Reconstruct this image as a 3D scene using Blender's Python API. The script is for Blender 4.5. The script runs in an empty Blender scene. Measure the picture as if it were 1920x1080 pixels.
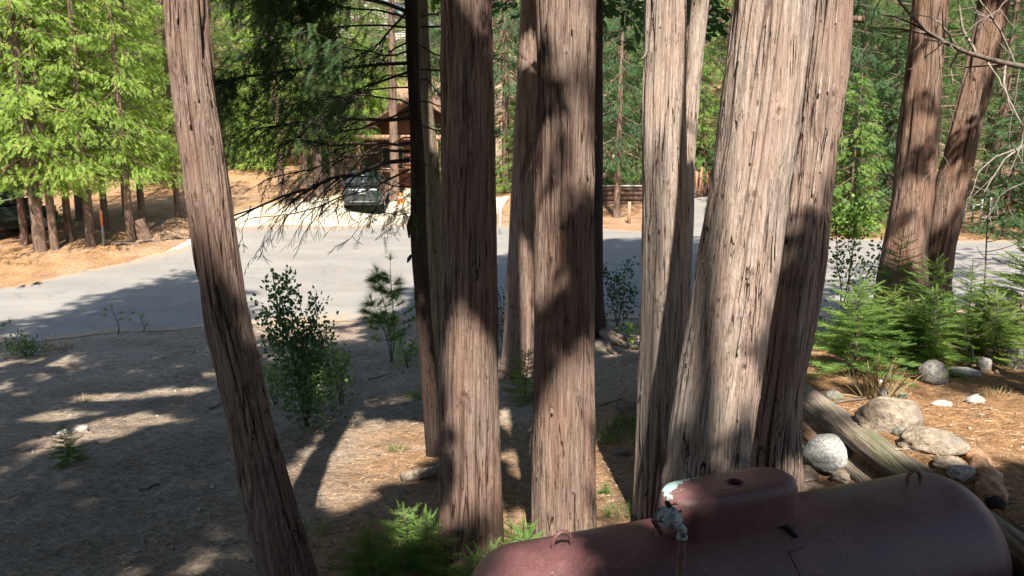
import bpy, math, random
import numpy as np
from mathutils import Vector, Matrix

R = math.radians
rng = np.random.default_rng(11)
random.seed(11)
C = bpy.context.scene.collection
SC = bpy.context.scene

# ------------------------------------------------------------------ camera
CAM = np.array([0.0, 0.0, 5.0])
PITCH = R(12.0)
FPX = 1598.0                                   # focal length in photo pixels (1920 wide)
cam_d = bpy.data.cameras.new("camera")
cam_d.sensor_width = 36.0
cam_d.lens = 36.0 * FPX / 1920.0
cam_d.clip_start = 0.05
cam_d.clip_end = 900.0
cam = bpy.data.objects.new("camera", cam_d)
cam.location = CAM
cam.rotation_euler = (R(90) - PITCH, 0, 0)
C.objects.link(cam)
SC.camera = cam

# ------------------------------------------------------------------ sky and sun
SUN_AZ, SUN_EL = R(2.5), R(50.0)               # behind the camera, a little to its right
S = np.array([math.sin(SUN_AZ) * math.cos(SUN_EL), -math.cos(SUN_AZ) * math.cos(SUN_EL), math.sin(SUN_EL)])
W = bpy.data.worlds.new("World")
SC.world = W
W.use_nodes = True
wn = W.node_tree.nodes
sky = wn.new("ShaderNodeTexSky")
sky.sky_type = 'NISHITA'
sky.sun_disc = False
sky.sun_elevation = SUN_EL
sky.sun_rotation = math.pi - SUN_AZ
W.node_tree.links.new(sky.outputs[0], wn["Background"].inputs[0])
wn["Background"].inputs[1].default_value = 0.095
sun_d = bpy.data.lights.new("sun", 'SUN')
sun_d.energy = 5.0
sun_d.angle = R(0.7)
sun_d.color = (1.0, 0.93, 0.82)
sun = bpy.data.objects.new("sun", sun_d)
sun.location = (8, -60, 70)
sun.rotation_euler = Vector(S).to_track_quat('Z', 'Y').to_euler()
C.objects.link(sun)
SC.view_settings.view_transform = 'Standard'
SC.view_settings.look = 'None'
SC.view_settings.gamma = 1.0
SC.view_settings.exposure = 1.55
SC.view_settings.use_curve_mapping = False

# ------------------------------------------------------------------ helpers: noise
def _h(ix, iy, iz, seed):
    n = (ix * 374761393 + iy * 668265263 + iz * 2147483647 + seed * 1274126177) & 0xFFFFFFFF
    n = ((n ^ (n >> 13)) * 1274126177) & 0xFFFFFFFF
    n = (n ^ (n >> 16)) & 0xFFFFFFFF
    return n.astype(np.float64) / 2147483647.5 - 1.0

def vnoise(x, y, z=0.0, seed=0):
    x, y, z = np.broadcast_arrays(np.asarray(x, float), np.asarray(y, float), np.asarray(z, float))
    fx, fy, fz = np.floor(x), np.floor(y), np.floor(z)
    ix, iy, iz = fx.astype(np.int64), fy.astype(np.int64), fz.astype(np.int64)
    u, v, w = x - fx, y - fy, z - fz
    u = u * u * (3 - 2 * u); v = v * v * (3 - 2 * v); w = w * w * (3 - 2 * w)
    r = 0
    for dx in (0, 1):
        for dy in (0, 1):
            for dz in (0, 1):
                r = r + _h(ix + dx, iy + dy, iz + dz, seed) * (u if dx else 1 - u) * (v if dy else 1 - v) * (w if dz else 1 - w)
    return r

def fbm(x, y, z=0.0, seed=0, oct=3):
    r, a = 0, 1.0
    for o in range(oct):
        r = r + a * vnoise(np.asarray(x) * 2 ** o, np.asarray(y) * 2 ** o, np.asarray(z) * 2 ** o, seed + o)
        a *= .5
    return r

def sstep(a, b, x):
    t = np.clip((np.asarray(x, float) - a) / (b - a), 0, 1)
    return t * t * (3 - 2 * t)

# ------------------------------------------------------------------ helpers: meshes
class MB:
    """collects geometry; build() links it as ONE mesh object"""
    def __init__(s):
        s.v, s.q, s.t, s.n = [], [], [], 0
        s.qm, s.tm = [], []
    def add(s, v, q=None, t=None, m=0):
        v = np.asarray(v, float).reshape(-1, 3)
        if q is not None and len(q):
            q = np.asarray(q, np.int64).reshape(-1, 4); s.q.append(q + s.n); s.qm.append(np.full(len(q), m, np.int32))
        if t is not None and len(t):
            t = np.asarray(t, np.int64).reshape(-1, 3); s.t.append(t + s.n); s.tm.append(np.full(len(t), m, np.int32))
        s.v.append(v); s.n += len(v)
        return s
    def tube(s, path, rad, n=6, m=0, cap=True):
        P = np.asarray(path, float); k = len(P)
        rad = np.broadcast_to(np.asarray(rad, float), (k,))
        T = np.gradient(P, axis=0); T /= np.linalg.norm(T, axis=1)[:, None] + 1e-12
        ref = np.array([0.0, 0, 1]) if abs(T.mean(0)[2]) < .8 else np.array([1.0, 0, 0])
        A = np.cross(T, ref); A /= np.linalg.norm(A, axis=1)[:, None] + 1e-12
        B = np.cross(T, A)
        th = np.arange(n) * 2 * np.pi / n
        V = P[:, None] + rad[:, None, None] * (np.cos(th)[None, :, None] * A[:, None] + np.sin(th)[None, :, None] * B[:, None])
        i, j = np.meshgrid(np.arange(k - 1), np.arange(n), indexing='ij')
        q = np.stack([i * n + j, i * n + (j + 1) % n, (i + 1) * n + (j + 1) % n, (i + 1) * n + j], -1).reshape(-1, 4)
        V = V.reshape(-1, 3); t = []
        if cap:
            V = np.vstack([V, P[0], P[-1]])
            a, b = k * n, k * n + 1
            for j in range(n):
                t.append((a, (j + 1) % n, j)); t.append((b, (k - 1) * n + j, (k - 1) * n + (j + 1) % n))
        return s.add(V, q, t, m)
    def box(s, lo, hi, m=0, M=None):
        x0, y0, z0 = lo; x1, y1, z1 = hi
        v = np.array([(x0, y0, z0), (x1, y0, z0), (x1, y1, z0), (x0, y1, z0), (x0, y0, z1), (x1, y0, z1), (x1, y1, z1), (x0, y1, z1)], float)
        if M is not None:
            v = v @ np.asarray(M)[:3, :3].T + np.asarray(M)[:3, 3]
        return s.add(v, [(0, 3, 2, 1), (4, 5, 6, 7), (0, 1, 5, 4), (1, 2, 6, 5), (2, 3, 7, 6), (3, 0, 4, 7)], None, m)
    def rings(s, V, closed=True, m=0, cap0=False, cap1=False):
        """V: (k, n, 3) rings lofted together"""
        k, n = V.shape[:2]
        i, j = np.meshgrid(np.arange(k - 1), np.arange(n if closed else n - 1), indexing='ij')
        q = np.stack([i * n + j, i * n + (j + 1) % n, (i + 1) * n + (j + 1) % n, (i + 1) * n + j], -1).reshape(-1, 4)
        v = V.reshape(-1, 3); t = []
        if cap0:
            v = np.vstack([v, V[0].mean(0)]); a = len(v) - 1
            t += [(a, (j + 1) % n, j) for j in range(n)]
        if cap1:
            v = np.vstack([v, V[-1].mean(0)]); a = len(v) - 1
            t += [(a, (k - 1) * n + j, (k - 1) * n + (j + 1) % n) for j in range(n)]
        return s.add(v, q, t, m)
    def scatter(s, tv, tq, tt, M, pos, m=0):
        """copies of a template: M (N,3,3) including scale, pos (N,3)"""
        tv = np.asarray(tv, float); N = len(pos); k = len(tv)
        if N == 0: return s
        V = np.einsum('nij,kj->nki', M, tv) + pos[:, None]
        off = (np.arange(N) * k)[:, None, None]
        q = (np.asarray(tq)[None] + off).reshape(-1, 4) if tq is not None and len(tq) else None
        t = (np.asarray(tt)[None] + off).reshape(-1, 3) if tt is not None and len(tt) else None
        return s.add(V.reshape(-1, 3), q, t, m)
    def mesh(s, name, origin=(0, 0, 0), smooth=False):
        v = np.vstack(s.v) - np.asarray(origin, float)
        q = np.vstack(s.q) if s.q else np.zeros((0, 4), np.int64)
        t = np.vstack(s.t) if s.t else np.zeros((0, 3), np.int64)
        me = bpy.data.meshes.new(name)
        me.vertices.add(len(v)); me.vertices.foreach_set('co', v.astype(np.float32).ravel())
        me.loops.add(q.size + t.size)
        me.loops.foreach_set('vertex_index', np.concatenate([q.ravel(), t.ravel()]).astype(np.int32))
        me.polygons.add(len(q) + len(t))
        me.polygons.foreach_set('loop_start', np.concatenate([np.arange(len(q)) * 4, q.size + np.arange(len(t)) * 3]).astype(np.int32))
        me.polygons.foreach_set('material_index', np.concatenate(s.qm + s.tm).astype(np.int32))
        if smooth:
            me.polygons.foreach_set('use_smooth', np.ones(len(q) + len(t), bool))
        me.update(calc_edges=True)
        return me
    def build(s, name, mat, parent=None, smooth=False, origin=None):
        if origin is None:
            origin = np.array(parent_origin(parent)) if parent is not None else (0, 0, 0)
        me = s.mesh(name, origin, smooth)
        for mm in (mat if isinstance(mat, (list, tuple)) else [mat]):
            me.materials.append(mm)
        o = bpy.data.objects.new(name, me); C.objects.link(o)
        if parent is not None:
            o.parent = parent
        else:
            o.location = origin
        return o

def parent_origin(p):
    l = np.array(p.location)
    while p.parent is not None:
        p = p.parent; l = l + np.array(p.location)
    return l

def tag(o, label=None, cat=None, group=None, kind=None):
    if label: o['label'] = label
    if cat: o['category'] = cat
    if group: o['group'] = group
    if kind: o['kind'] = kind
    return o

def thing(name, label, cat, loc=(0, 0, 0), group=None):
    o = bpy.data.objects.new(name, None); C.objects.link(o)
    o.empty_display_size = .2
    o.location = loc
    return tag(o, label, cat, group)

def dup(root, loc, rz=0.0, sc=1.0, label=None, group=None):
    r = root.copy(); C.objects.link(r)
    r.location = loc; r.rotation_euler = (0, 0, rz)
    r.scale = (sc, sc, sc) if np.isscalar(sc) else sc
    if label: r['label'] = label
    if group: r['group'] = group
    for ch in list(root.children):
        c = ch.copy(); C.objects.link(c); c.parent = r
        for g in list(ch.children):
            d = g.copy(); C.objects.link(d); d.parent = c
    return r

def unit(a):
    a = np.asarray(a, float)
    return a / (np.linalg.norm(a, axis=-1, keepdims=True) + 1e-12)

def frames(d, roll=None, up=(0, 0, 1)):
    """(N,3,3) matrices whose local x runs along d, local z as near up as can be, rolled"""
    d = unit(d); up = np.broadcast_to(np.asarray(up, float), d.shape)
    y = unit(np.cross(up, d)); z = np.cross(d, y)
    if roll is not None:
        c, s_ = np.cos(roll)[:, None], np.sin(roll)[:, None]
        y, z = y * c + z * s_, z * c - y * s_
    return np.stack([d, y, z], -1)

# ------------------------------------------------------------------ pixel ray -> point at a world depth
def ray(px, py):
    k = (py - 540) / FPX; a = (px - 960) / FPX
    return np.array([a, math.cos(PITCH) - k * math.sin(PITCH), -math.sin(PITCH) - k * math.cos(PITCH)])
def at(px, py, Y):
    d = ray(px, py)
    return CAM + d * (Y / d[1])

# ------------------------------------------------------------------ terrain
ZL = ([-60, 0, 4, 6, 8, 10, 14, 18, 20, 38, 44, 60, 90, 140, 260], [2.4, 2.0, 1.85, 1.55, 1.3, 1.02, .45, .06, .0, .0, .3, 1.6, 8, 24, 48])
ZR = ([-60, 0, 3, 6, 9, 13, 17, 19.5, 38, 44, 60, 90, 140, 260], [3, 2.8, 2.62, 2.52, 2.3, 1.45, .4, .0, .0, .3, 1.6, 8, 24, 48])
def wallx(y):
    return 2.58 + (7.6 - np.asarray(y, float)) * .125
def terrain(x, y):
    x = np.asarray(x, float); y = np.asarray(y, float)
    zl = np.interp(y, *ZL); zr = np.interp(y, *ZR)
    zl = zl + .55 * sstep(1.3, 2.2, x) * sstep(3.6, 5.2, y) * (1 - sstep(7.0, 9.5, y))
    wd = .10 + 1.9 * sstep(7.6, 10.5, y)
    cx = wallx(np.minimum(y, 7.6)) - .9 * sstep(7.6, 10.5, y)
    w = sstep(cx - wd, cx + wd, x)
    z = zl * (1 - w) + zr * w
    # low bank beyond the left of the road, rising behind
    bank = sstep(25.5, 36, y + (-12 - x) * .45) * sstep(-6, -11, x) * .75
    z = z + bank + .5 * sstep(38, 46, y) * sstep(-6, -12, x)
    onroad = sstep(17.2, 20.5, y) * (1 - sstep(36, 42, y))
    amp = 1 - .97 * onroad * (1 - sstep(-9, -13, x + 0 * y) * sstep(26, 30, y))
    z = z + amp * (.05 * vnoise(x * .7, y * .7, 3.3) + .018 * vnoise(x * 3.1, y * 3.1, 1.3))
    return z
def ground_at(px, py, y0=3.0, y1=160.0):
    ys = np.concatenate([np.arange(y0, 40, .04), np.arange(40, y1, .4)])
    d = ray(px, py); P = CAM + d[None] * (ys / d[1])[:, None]
    h = terrain(P[:, 0], P[:, 1])
    k = np.argmax(P[:, 2] <= h)
    if P[k, 2] > h[k]: k = len(ys) - 1
    return np.array([P[k, 0], P[k, 1], h[k]])
def gpt(x, y, dz=0.0):
    return np.array([x, y, float(terrain(x, y)) + dz])

# ------------------------------------------------------------------ materials
def nodes_of(name):
    m = bpy.data.materials.new(name); m.use_nodes = True
    nt = m.node_tree
    return m, nt, nt.nodes, nt.links, nt.nodes["Principled BSDF"]

def ramp(N, stops):
    r = N.new("ShaderNodeValToRGB")
    e = r.color_ramp.elements
    while len(e) < len(stops): e.new(.5)
    for k, (p, c) in enumerate(stops):
        e[k].position = p; e[k].color = (*c, 1)
    return r

def pmat(name, stops, scale=(1, 1, 1), detail=5, rough=.85, bump=0.0, bscale=None, bdist=.01, rand=True, nscale=1.0, distort=0.0, spec=.3, metal=0.0, second=None, coat=0.0):
    """noise-driven colour ramp, stretched by scale in object space; optional second layer (stops, scale, mix range)"""
    m, nt, N, L, bs = nodes_of(name)
    tc = N.new("ShaderNodeTexCoord"); mp = N.new("ShaderNodeMapping"); mp.inputs['Scale'].default_value = scale
    L.new(tc.outputs['Object'], mp.inputs[0])
    if rand:
        oi = N.new("ShaderNodeObjectInfo"); mu = N.new("ShaderNodeMath"); mu.operation = 'MULTIPLY'; mu.inputs[1].default_value = 37.0
        L.new(oi.outputs['Random'], mu.inputs[0]); L.new(mu.outputs[0], mp.inputs['Location'])
    no = N.new("ShaderNodeTexNoise"); no.inputs['Scale'].default_value = nscale; no.inputs['Detail'].default_value = detail
    no.inputs['Roughness'].default_value = .62; no.inputs['Distortion'].default_value = distort
    L.new(mp.outputs[0], no.inputs[0])
    rp = ramp(N, stops); L.new(no.outputs['Fac'], rp.inputs[0])
    col = rp.outputs[0]
    if second:
        st2, sc2, lo, hi = second
        mp2 = N.new("ShaderNodeMapping"); mp2.inputs['Scale'].default_value = sc2; L.new(tc.outputs['Object'], mp2.inputs[0])
        n2 = N.new("ShaderNodeTexNoise"); n2.inputs['Scale'].default_value = 1.0; n2.inputs['Detail'].default_value = 6; L.new(mp2.outputs[0], n2.inputs[0])
        mr = N.new("ShaderNodeMapRange"); mr.inputs['From Min'].default_value = lo; mr.inputs['From Max'].default_value = hi; L.new(n2.outputs['Fac'], mr.inputs[0])
        mx = N.new("ShaderNodeMix"); mx.data_type = 'RGBA'; L.new(mr.outputs[0], mx.inputs[0]); L.new(col, mx.inputs[6]); mx.inputs[7].default_value = (*st2, 1)
        col = mx.outputs[2]
    L.new(col, bs.inputs['Base Color'])
    bs.inputs['Roughness'].default_value = rough
    bs.inputs['Specular IOR Level'].default_value = spec
    bs.inputs['Metallic'].default_value = metal
    bs.inputs['Coat Weight'].default_value = coat
    if bump:
        b = N.new("ShaderNodeBump"); b.inputs['Strength'].default_value = bump; b.inputs['Distance'].default_value = bdist
        if bscale:
            mpb = N.new("ShaderNodeMapping"); mpb.inputs['Scale'].default_value = bscale; L.new(tc.outputs['Object'], mpb.inputs[0])
            nb = N.new("ShaderNodeTexNoise"); nb.inputs['Scale'].default_value = 1; nb.inputs['Detail'].default_value = 6; L.new(mpb.outputs[0], nb.inputs[0])
            L.new(nb.outputs['Fac'], b.inputs['Height'])
        else:
            L.new(no.outputs['Fac'], b.inputs['Height'])
        L.new(b.outputs[0], bs.inputs['Normal'])
    return m

def bark_mat(name, light, mid, red, lichen=0.0, bump=.9):
    """long vertical fibres: pale weathered ridges, redder inner bark where the mesh has its cracks"""
    m, nt, N, L, bs = nodes_of(name)
    tc = N.new("ShaderNodeTexCoord")
    oi = N.new("ShaderNodeObjectInfo"); mu = N.new("ShaderNodeMath"); mu.operation = 'MULTIPLY'; mu.inputs[1].default_value = 23.0
    L.new(oi.outputs['Random'], mu.inputs[0])
    def noise(scale, detail, dist=0.0):
        mp = N.new("ShaderNodeMapping"); mp.inputs['Scale'].default_value = scale; L.new(tc.outputs['Object'], mp.inputs[0]); L.new(mu.outputs[0], mp.inputs['Location'])
        n = N.new("ShaderNodeTexNoise"); n.inputs['Scale'].default_value = 1; n.inputs['Detail'].default_value = detail; n.inputs['Distortion'].default_value = dist
        n.inputs['Roughness'].default_value = .65
        L.new(mp.outputs[0], n.inputs[0]); return n
    fib = noise((80, 80, 2.2), 7, .15)
    big = noise((3.2, 3.2, .8), 4)
    r1 = ramp(N, [(.34, mid), (.5, tuple(.5 * (a + b) for a, b in zip(light, mid))), (.66, light)])
    L.new(fib.outputs['Fac'], r1.inputs[0])
    r2 = ramp(N, [(.42, (0, 0, 0)), (.68, (1, 1, 1))]); L.new(big.outputs['Fac'], r2.inputs[0])
    mx = N.new("ShaderNodeMix"); mx.data_type = 'RGBA'
    m3 = N.new("ShaderNodeMath"); m3.operation = 'MULTIPLY'; m3.inputs[1].default_value = .55
    L.new(r2.outputs[0], m3.inputs[0]); L.new(m3.outputs[0], mx.inputs[0]); L.new(r1.outputs[0], mx.inputs[6]); mx.inputs[7].default_value = (*red, 1)
    # narrow wandering splits between the plates (inner bark shows), long ones and short ones
    def split(scale, width, dist):
        nn = noise(scale, 1.5, dist); s1 = N.new("ShaderNodeMath"); s1.operation = 'SUBTRACT'; L.new(nn.outputs['Fac'], s1.inputs[0]); s1.inputs[1].default_value = .5
        s2 = N.new("ShaderNodeMath"); s2.operation = 'ABSOLUTE'; L.new(s1.outputs[0], s2.inputs[0])
        mr = N.new("ShaderNodeMapRange"); mr.interpolation_type = 'SMOOTHSTEP'; mr.inputs['From Min'].default_value = width * .3; mr.inputs['From Max'].default_value = width
        mr.inputs['To Min'].default_value = 1; mr.inputs['To Max'].default_value = 0; L.new(s2.outputs[0], mr.inputs[0]); return mr.outputs[0]
    def mul(a, b):
        m_ = N.new("ShaderNodeMath"); m_.operation = 'MULTIPLY'; L.new(a, m_.inputs[0]); L.new(b, m_.inputs[1]); return m_.outputs[0]
    k1 = noise((6, 6, 1.9), 2); q1 = ramp(N, [(.47, (0, 0, 0)), (.56, (1, 1, 1))]); L.new(k1.outputs['Fac'], q1.inputs[0])
    k2 = noise((9, 9, 3.5), 2); q2 = ramp(N, [(.5, (0, 0, 0)), (.6, (.6, .6, .6))]); L.new(k2.outputs['Fac'], q2.inputs[0])
    sp1 = mul(split((15, 15, .55), .015, .12), q1.outputs[0]); sp2 = mul(split((42, 42, 1.7), .016, .15), q2.outputs[0])
    sp = N.new("ShaderNodeMath"); sp.operation = 'MAXIMUM'; L.new(sp1, sp.inputs[0]); L.new(sp2, sp.inputs[1])
    ca = N.new("ShaderNodeAttribute"); ca.attribute_name = "crack"
    cm = N.new("ShaderNodeMath"); cm.operation = 'MULTIPLY'; cm.inputs[1].default_value = .7; L.new(ca.outputs['Fac'], cm.inputs[0])
    at_ = N.new("ShaderNodeMath"); at_.operation = 'MAXIMUM'; L.new(sp.outputs[0], at_.inputs[0]); L.new(cm.outputs[0], at_.inputs[1])
    mx2 = N.new("ShaderNodeMix"); mx2.data_type = 'RGBA'; L.new(at_.outputs[0], mx2.inputs[0]); L.new(mx.outputs[2], mx2.inputs[6])
    mx2.inputs[7].default_value = (.055, .028, .02, 1)
    # short flaky ticks that break up the fibres
    tk_ = noise((34, 34, 15), 3, .6); rt = ramp(N, [(.30, (.45, .4, .37)), (.42, (1, 1, 1)), (.62, (1, 1, 1)), (.74, (1.3, 1.28, 1.25))]); L.new(tk_.outputs['Fac'], rt.inputs[0])
    mt_ = N.new("ShaderNodeMix"); mt_.data_type = 'RGBA'; mt_.blend_type = 'MULTIPLY'; mt_.inputs[0].default_value = .55; L.new(mx2.outputs[2], mt_.inputs[6]); L.new(rt.outputs[0], mt_.inputs[7])
    col = mt_.outputs[2]
    if lichen:
        li = noise((7, 7, 5), 5); r4 = ramp(N, [(.5, (0, 0, 0)), (.62, (1, 1, 1))]); L.new(li.outputs['Fac'], r4.inputs[0])
        m4 = N.new("ShaderNodeMath"); m4.operation = 'MULTIPLY'; m4.inputs[1].default_value = lichen; L.new(r4.outputs[0], m4.inputs[0])
        mx3 = N.new("ShaderNodeMix"); mx3.data_type = 'RGBA'; L.new(m4.outputs[0], mx3.inputs[0]); L.new(col, mx3.inputs[6]); mx3.inputs[7].default_value = (.2, .21, .1, 1)
        col = mx3.outputs[2]
    L.new(col, bs.inputs['Base Color']); bs.inputs['Roughness'].default_value = .9; bs.inputs['Specular IOR Level'].default_value = .15
    b = N.new("ShaderNodeBump"); b.inputs['Strength'].default_value = bump; b.inputs['Distance'].default_value = .02
    fb2 = noise((160, 160, 7), 4); ad = N.new("ShaderNodeMath"); ad.operation = 'ADD'; L.new(fib.outputs['Fac'], ad.inputs[0]); L.new(fb2.outputs['Fac'], ad.inputs[1])
    L.new(ad.outputs[0], b.inputs['Height'])
    iv = N.new("ShaderNodeMath"); iv.operation = 'MULTIPLY'; iv.inputs[1].default_value = -1; L.new(sp.outputs[0], iv.inputs[0])
    b3 = N.new("ShaderNodeBump"); b3.inputs['Strength'].default_value = 1; b3.inputs['Distance'].default_value = .02; L.new(iv.outputs[0], b3.inputs['Height']); L.new(b.outputs[0], b3.inputs['Normal'])
    L.new(b3.outputs[0], bs.inputs['Normal'])
    return m

def leaf_mat(name, c0, c1, c2, trans=.4, rough=.65, dead=None):
    m, nt, N, L, bs = nodes_of(name)
    N.remove(bs)
    out = N["Material Output"]
    ge = N.new("ShaderNodeNewGeometry"); tc = N.new("ShaderNodeTexCoord")
    oi = N.new("ShaderNodeObjectInfo"); mu = N.new("ShaderNodeVectorMath"); mu.operation = 'ADD'
    L.new(tc.outputs['Object'], mu.inputs[0]); L.new(oi.outputs['Random'], mu.inputs[1])
    no = N.new("ShaderNodeTexNoise"); no.inputs['Scale'].default_value = 1.1; no.inputs['Detail'].default_value = 4; L.new(mu.outputs[0], no.inputs[0])
    ad = N.new("ShaderNodeMath"); ad.operation = 'MULTIPLY_ADD'; ad.inputs[1].default_value = .34; L.new(ge.outputs['Random Per Island'], ad.inputs[0]); 
    sb = N.new("ShaderNodeMath"); sb.operation = 'SUBTRACT'; L.new(no.outputs['Fac'], sb.inputs[0]); sb.inputs[1].default_value = .17
    L.new(sb.outputs[0], ad.inputs[2])
    st = [(.28, c0), (.5, c1), (.7, c2)]
    if dead: st.append((.80, dead))
    rp = ramp(N, st); L.new(ad.outputs[0], rp.inputs[0])
    di = N.new("ShaderNodeBsdfDiffuse"); tr = N.new("ShaderNodeBsdfTranslucent"); gl = N.new("ShaderNodeBsdfGlossy")
    gl.inputs['Roughness'].default_value = rough
    hs = N.new("ShaderNodeHueSaturation"); hs.inputs['Saturation'].default_value = 1.15; hs.inputs['Value'].default_value = 1.3; hs.inputs['Hue'].default_value = .485
    L.new(rp.outputs[0], di.inputs[0]); L.new(rp.outputs[0], hs.inputs['Color']); L.new(hs.outputs[0], tr.inputs[0])
    m1 = N.new("ShaderNodeMixShader"); m1.inputs[0].default_value = trans; L.new(di.outputs[0], m1.inputs[1]); L.new(tr.outputs[0], m1.inputs[2])
    m2 = N.new("ShaderNodeMixShader"); m2.inputs[0].default_value = .025; L.new(m1.outputs[0], m2.inputs[1]); L.new(gl.outputs[0], m2.inputs[2])
    L.new(m2.outputs[0], out.inputs['Surface'])
    return m

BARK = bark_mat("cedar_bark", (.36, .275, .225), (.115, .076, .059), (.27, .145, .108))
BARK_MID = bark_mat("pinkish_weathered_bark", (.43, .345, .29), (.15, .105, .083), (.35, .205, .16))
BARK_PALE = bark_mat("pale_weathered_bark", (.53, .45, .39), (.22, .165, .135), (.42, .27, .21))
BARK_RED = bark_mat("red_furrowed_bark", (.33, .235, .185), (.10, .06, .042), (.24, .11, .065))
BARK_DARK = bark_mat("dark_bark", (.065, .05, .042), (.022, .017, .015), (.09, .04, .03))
BARK_MOSS = bark_mat("mossy_bark", (.27, .23, .18), (.11, .085, .065), (.2, .13, .09), lichen=.6)
BARK_FAR = bark_mat("distant_bark", (.24, .175, .135), (.10, .066, .05), (.22, .11, .075), bump=.8)
TWIG = pmat("dead_twig", [(.3, (.07, .055, .045)), (.7, (.16, .13, .11))], scale=(20, 20, 20))
TWIG_DARK = pmat("dark_twig", [(.3, (.022, .017, .014)), (.7, (.06, .045, .036))], scale=(20, 20, 20))
TWIG_PALE = pmat("bare_pale_twig", [(.3, (.12, .10, .085)), (.7, (.30, .265, .225))], scale=(20, 20, 20))
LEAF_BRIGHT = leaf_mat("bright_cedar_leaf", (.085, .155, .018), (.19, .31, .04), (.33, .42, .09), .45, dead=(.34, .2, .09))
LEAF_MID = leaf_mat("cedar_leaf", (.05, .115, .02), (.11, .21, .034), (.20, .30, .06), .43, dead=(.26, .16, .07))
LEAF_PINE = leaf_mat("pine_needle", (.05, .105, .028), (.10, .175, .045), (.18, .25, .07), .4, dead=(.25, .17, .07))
LEAF_DARK = leaf_mat("shade_fir_needle", (.024, .062, .02), (.042, .095, .03), (.07, .135, .042), .4)  # darker leaf copy, puts the shade on foliage into its colour
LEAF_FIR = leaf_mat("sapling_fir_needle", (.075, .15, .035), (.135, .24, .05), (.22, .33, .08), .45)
LEAF_FIR_Y = leaf_mat("yellow_fir_needle", (.09, .16, .03), (.16, .25, .05), (.26, .33, .08), .42)
LEAF_BUSH = leaf_mat("bush_leaf", (.05, .11, .04), (.085, .17, .06), (.15, .24, .09), .35, rough=.45)
ROCK = pmat("granite", [(.3, (.16, .15, .14)), (.5, (.33, .31, .29)), (.7, (.5, .48, .45))], scale=(30, 30, 30), detail=8, bump=1.0, bdist=.03, second=((.42, .33, .22), (6, 6, 6), .52, .75))
ROCK_PALE = pmat("pale_granite", [(.3, (.10, .10, .10)), (.48, (.25, .25, .245)), (.66, (.36, .36, .345))], scale=(48, 48, 48), detail=10, bump=.8, bdist=.015, second=((.16, .15, .13), (26, 26, 26), .6, .72))
ROCK_TAN = pmat("tan_boulder_stone", [(.3, (.13, .105, .083)), (.5, (.25, .20, .15)), (.72, (.38, .32, .255))], scale=(22, 22, 22), detail=9, bump=1.0, bdist=.04, second=((.22, .19, .17), (5, 5, 5), .52, .7))
ROCK_DARK = pmat("mossy_stone", [(.3, (.07, .065, .06)), (.5, (.15, .14, .13)), (.7, (.26, .25, .23))], scale=(24, 24, 24), detail=8, bump=1.0, bdist=.03, second=((.12, .13, .06), (7, 7, 7), .5, .7))
LOGWOOD = pmat("weathered_log", [(.3, (.07, .055, .042)), (.48, (.19, .155, .12)), (.7, (.33, .285, .23))], scale=(34, 1.6, 34), detail=8, bump=1.0, bdist=.025, second=((.12, .13, .07), (5, 2, 5), .55, .75))
ROTWOOD = pmat("rotten_wood", [(.3, (.12, .06, .035)), (.5, (.3, .17, .10)), (.7, (.46, .31, .2))], scale=(26, 5, 18), detail=7, bump=.9, bdist=.02)
PLAIN = lambda n, c, r=.6, **k: pmat(n, [(.3, tuple(x * .82 for x in c)), (.7, tuple(min(1, x * 1.12) for x in c))], scale=(9, 9, 9), rough=r, **k)

# ================================================================== SETTING
def lattice(a, b, fine_a, fine_b, step, grow):
    c = list(np.arange(fine_a, fine_b + 1e-6, step)); s_ = step; x = fine_b
    while x < b:
        s_ = min(s_ * grow, 12); x += s_; c.append(x)
    s_ = step; x = fine_a
    while x > a:
        s_ = min(s_ * grow, 12); x -= s_; c.insert(0, x)
    return np.array(c)

def grid_sheet(name, X, Y, Z, mat, attrs=None, smooth=True):
    ny, nx = X.shape
    i, j = np.meshgrid(np.arange(ny - 1), np.arange(nx - 1), indexing='ij')
    q = np.stack([i * nx + j, i * nx + j + 1, (i + 1) * nx + j + 1, (i + 1) * nx + j], -1).reshape(-1, 4)
    mb = MB().add(np.stack([X, Y, Z], -1).reshape(-1, 3), q)
    o = mb.build(name, mat, smooth=smooth)
    for k, a in (attrs or {}).items():
        at_ = o.data.attributes.new(k, 'FLOAT', 'POINT'); at_.data.foreach_set('value', a.ravel().astype(np.float32))
    return o

gx = lattice(-260, 260, -6.5, 5.2, .075, 1.1)
gy = lattice(-60, 300, 3.6, 17.5, .08, 1.08)
GX, GY = np.meshgrid(gx, gy)
GZ = terrain(GX, GY)
near = sstep(24, 14, GY) * sstep(-14, -7, GX) * sstep(13, 7, GX)
GZ = GZ + near * (.012 * fbm(GX * 6, GY * 6, 0, 5) + .006 * vnoise(GX * 17, GY * 17, 0, 9))
# where needle litter lies: the terrace, under the trunks, the road shoulder
nd = sstep(2.2, 2.9, GX) * sstep(11, 9, GY) * .95
nd = np.maximum(nd, .75 * sstep(-2.4, -1.2, GX) * sstep(12.5, 9, GY) * sstep(2.6, 1.2, GX))
nd = np.maximum(nd, (.85 - .35 * sstep(44, 52, GY)) * sstep(21, 25, GY))
nd = np.clip(nd + .35 * fbm(GX * .8, GY * .8, 0, 21) * (nd > .05), 0, 1)

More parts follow.
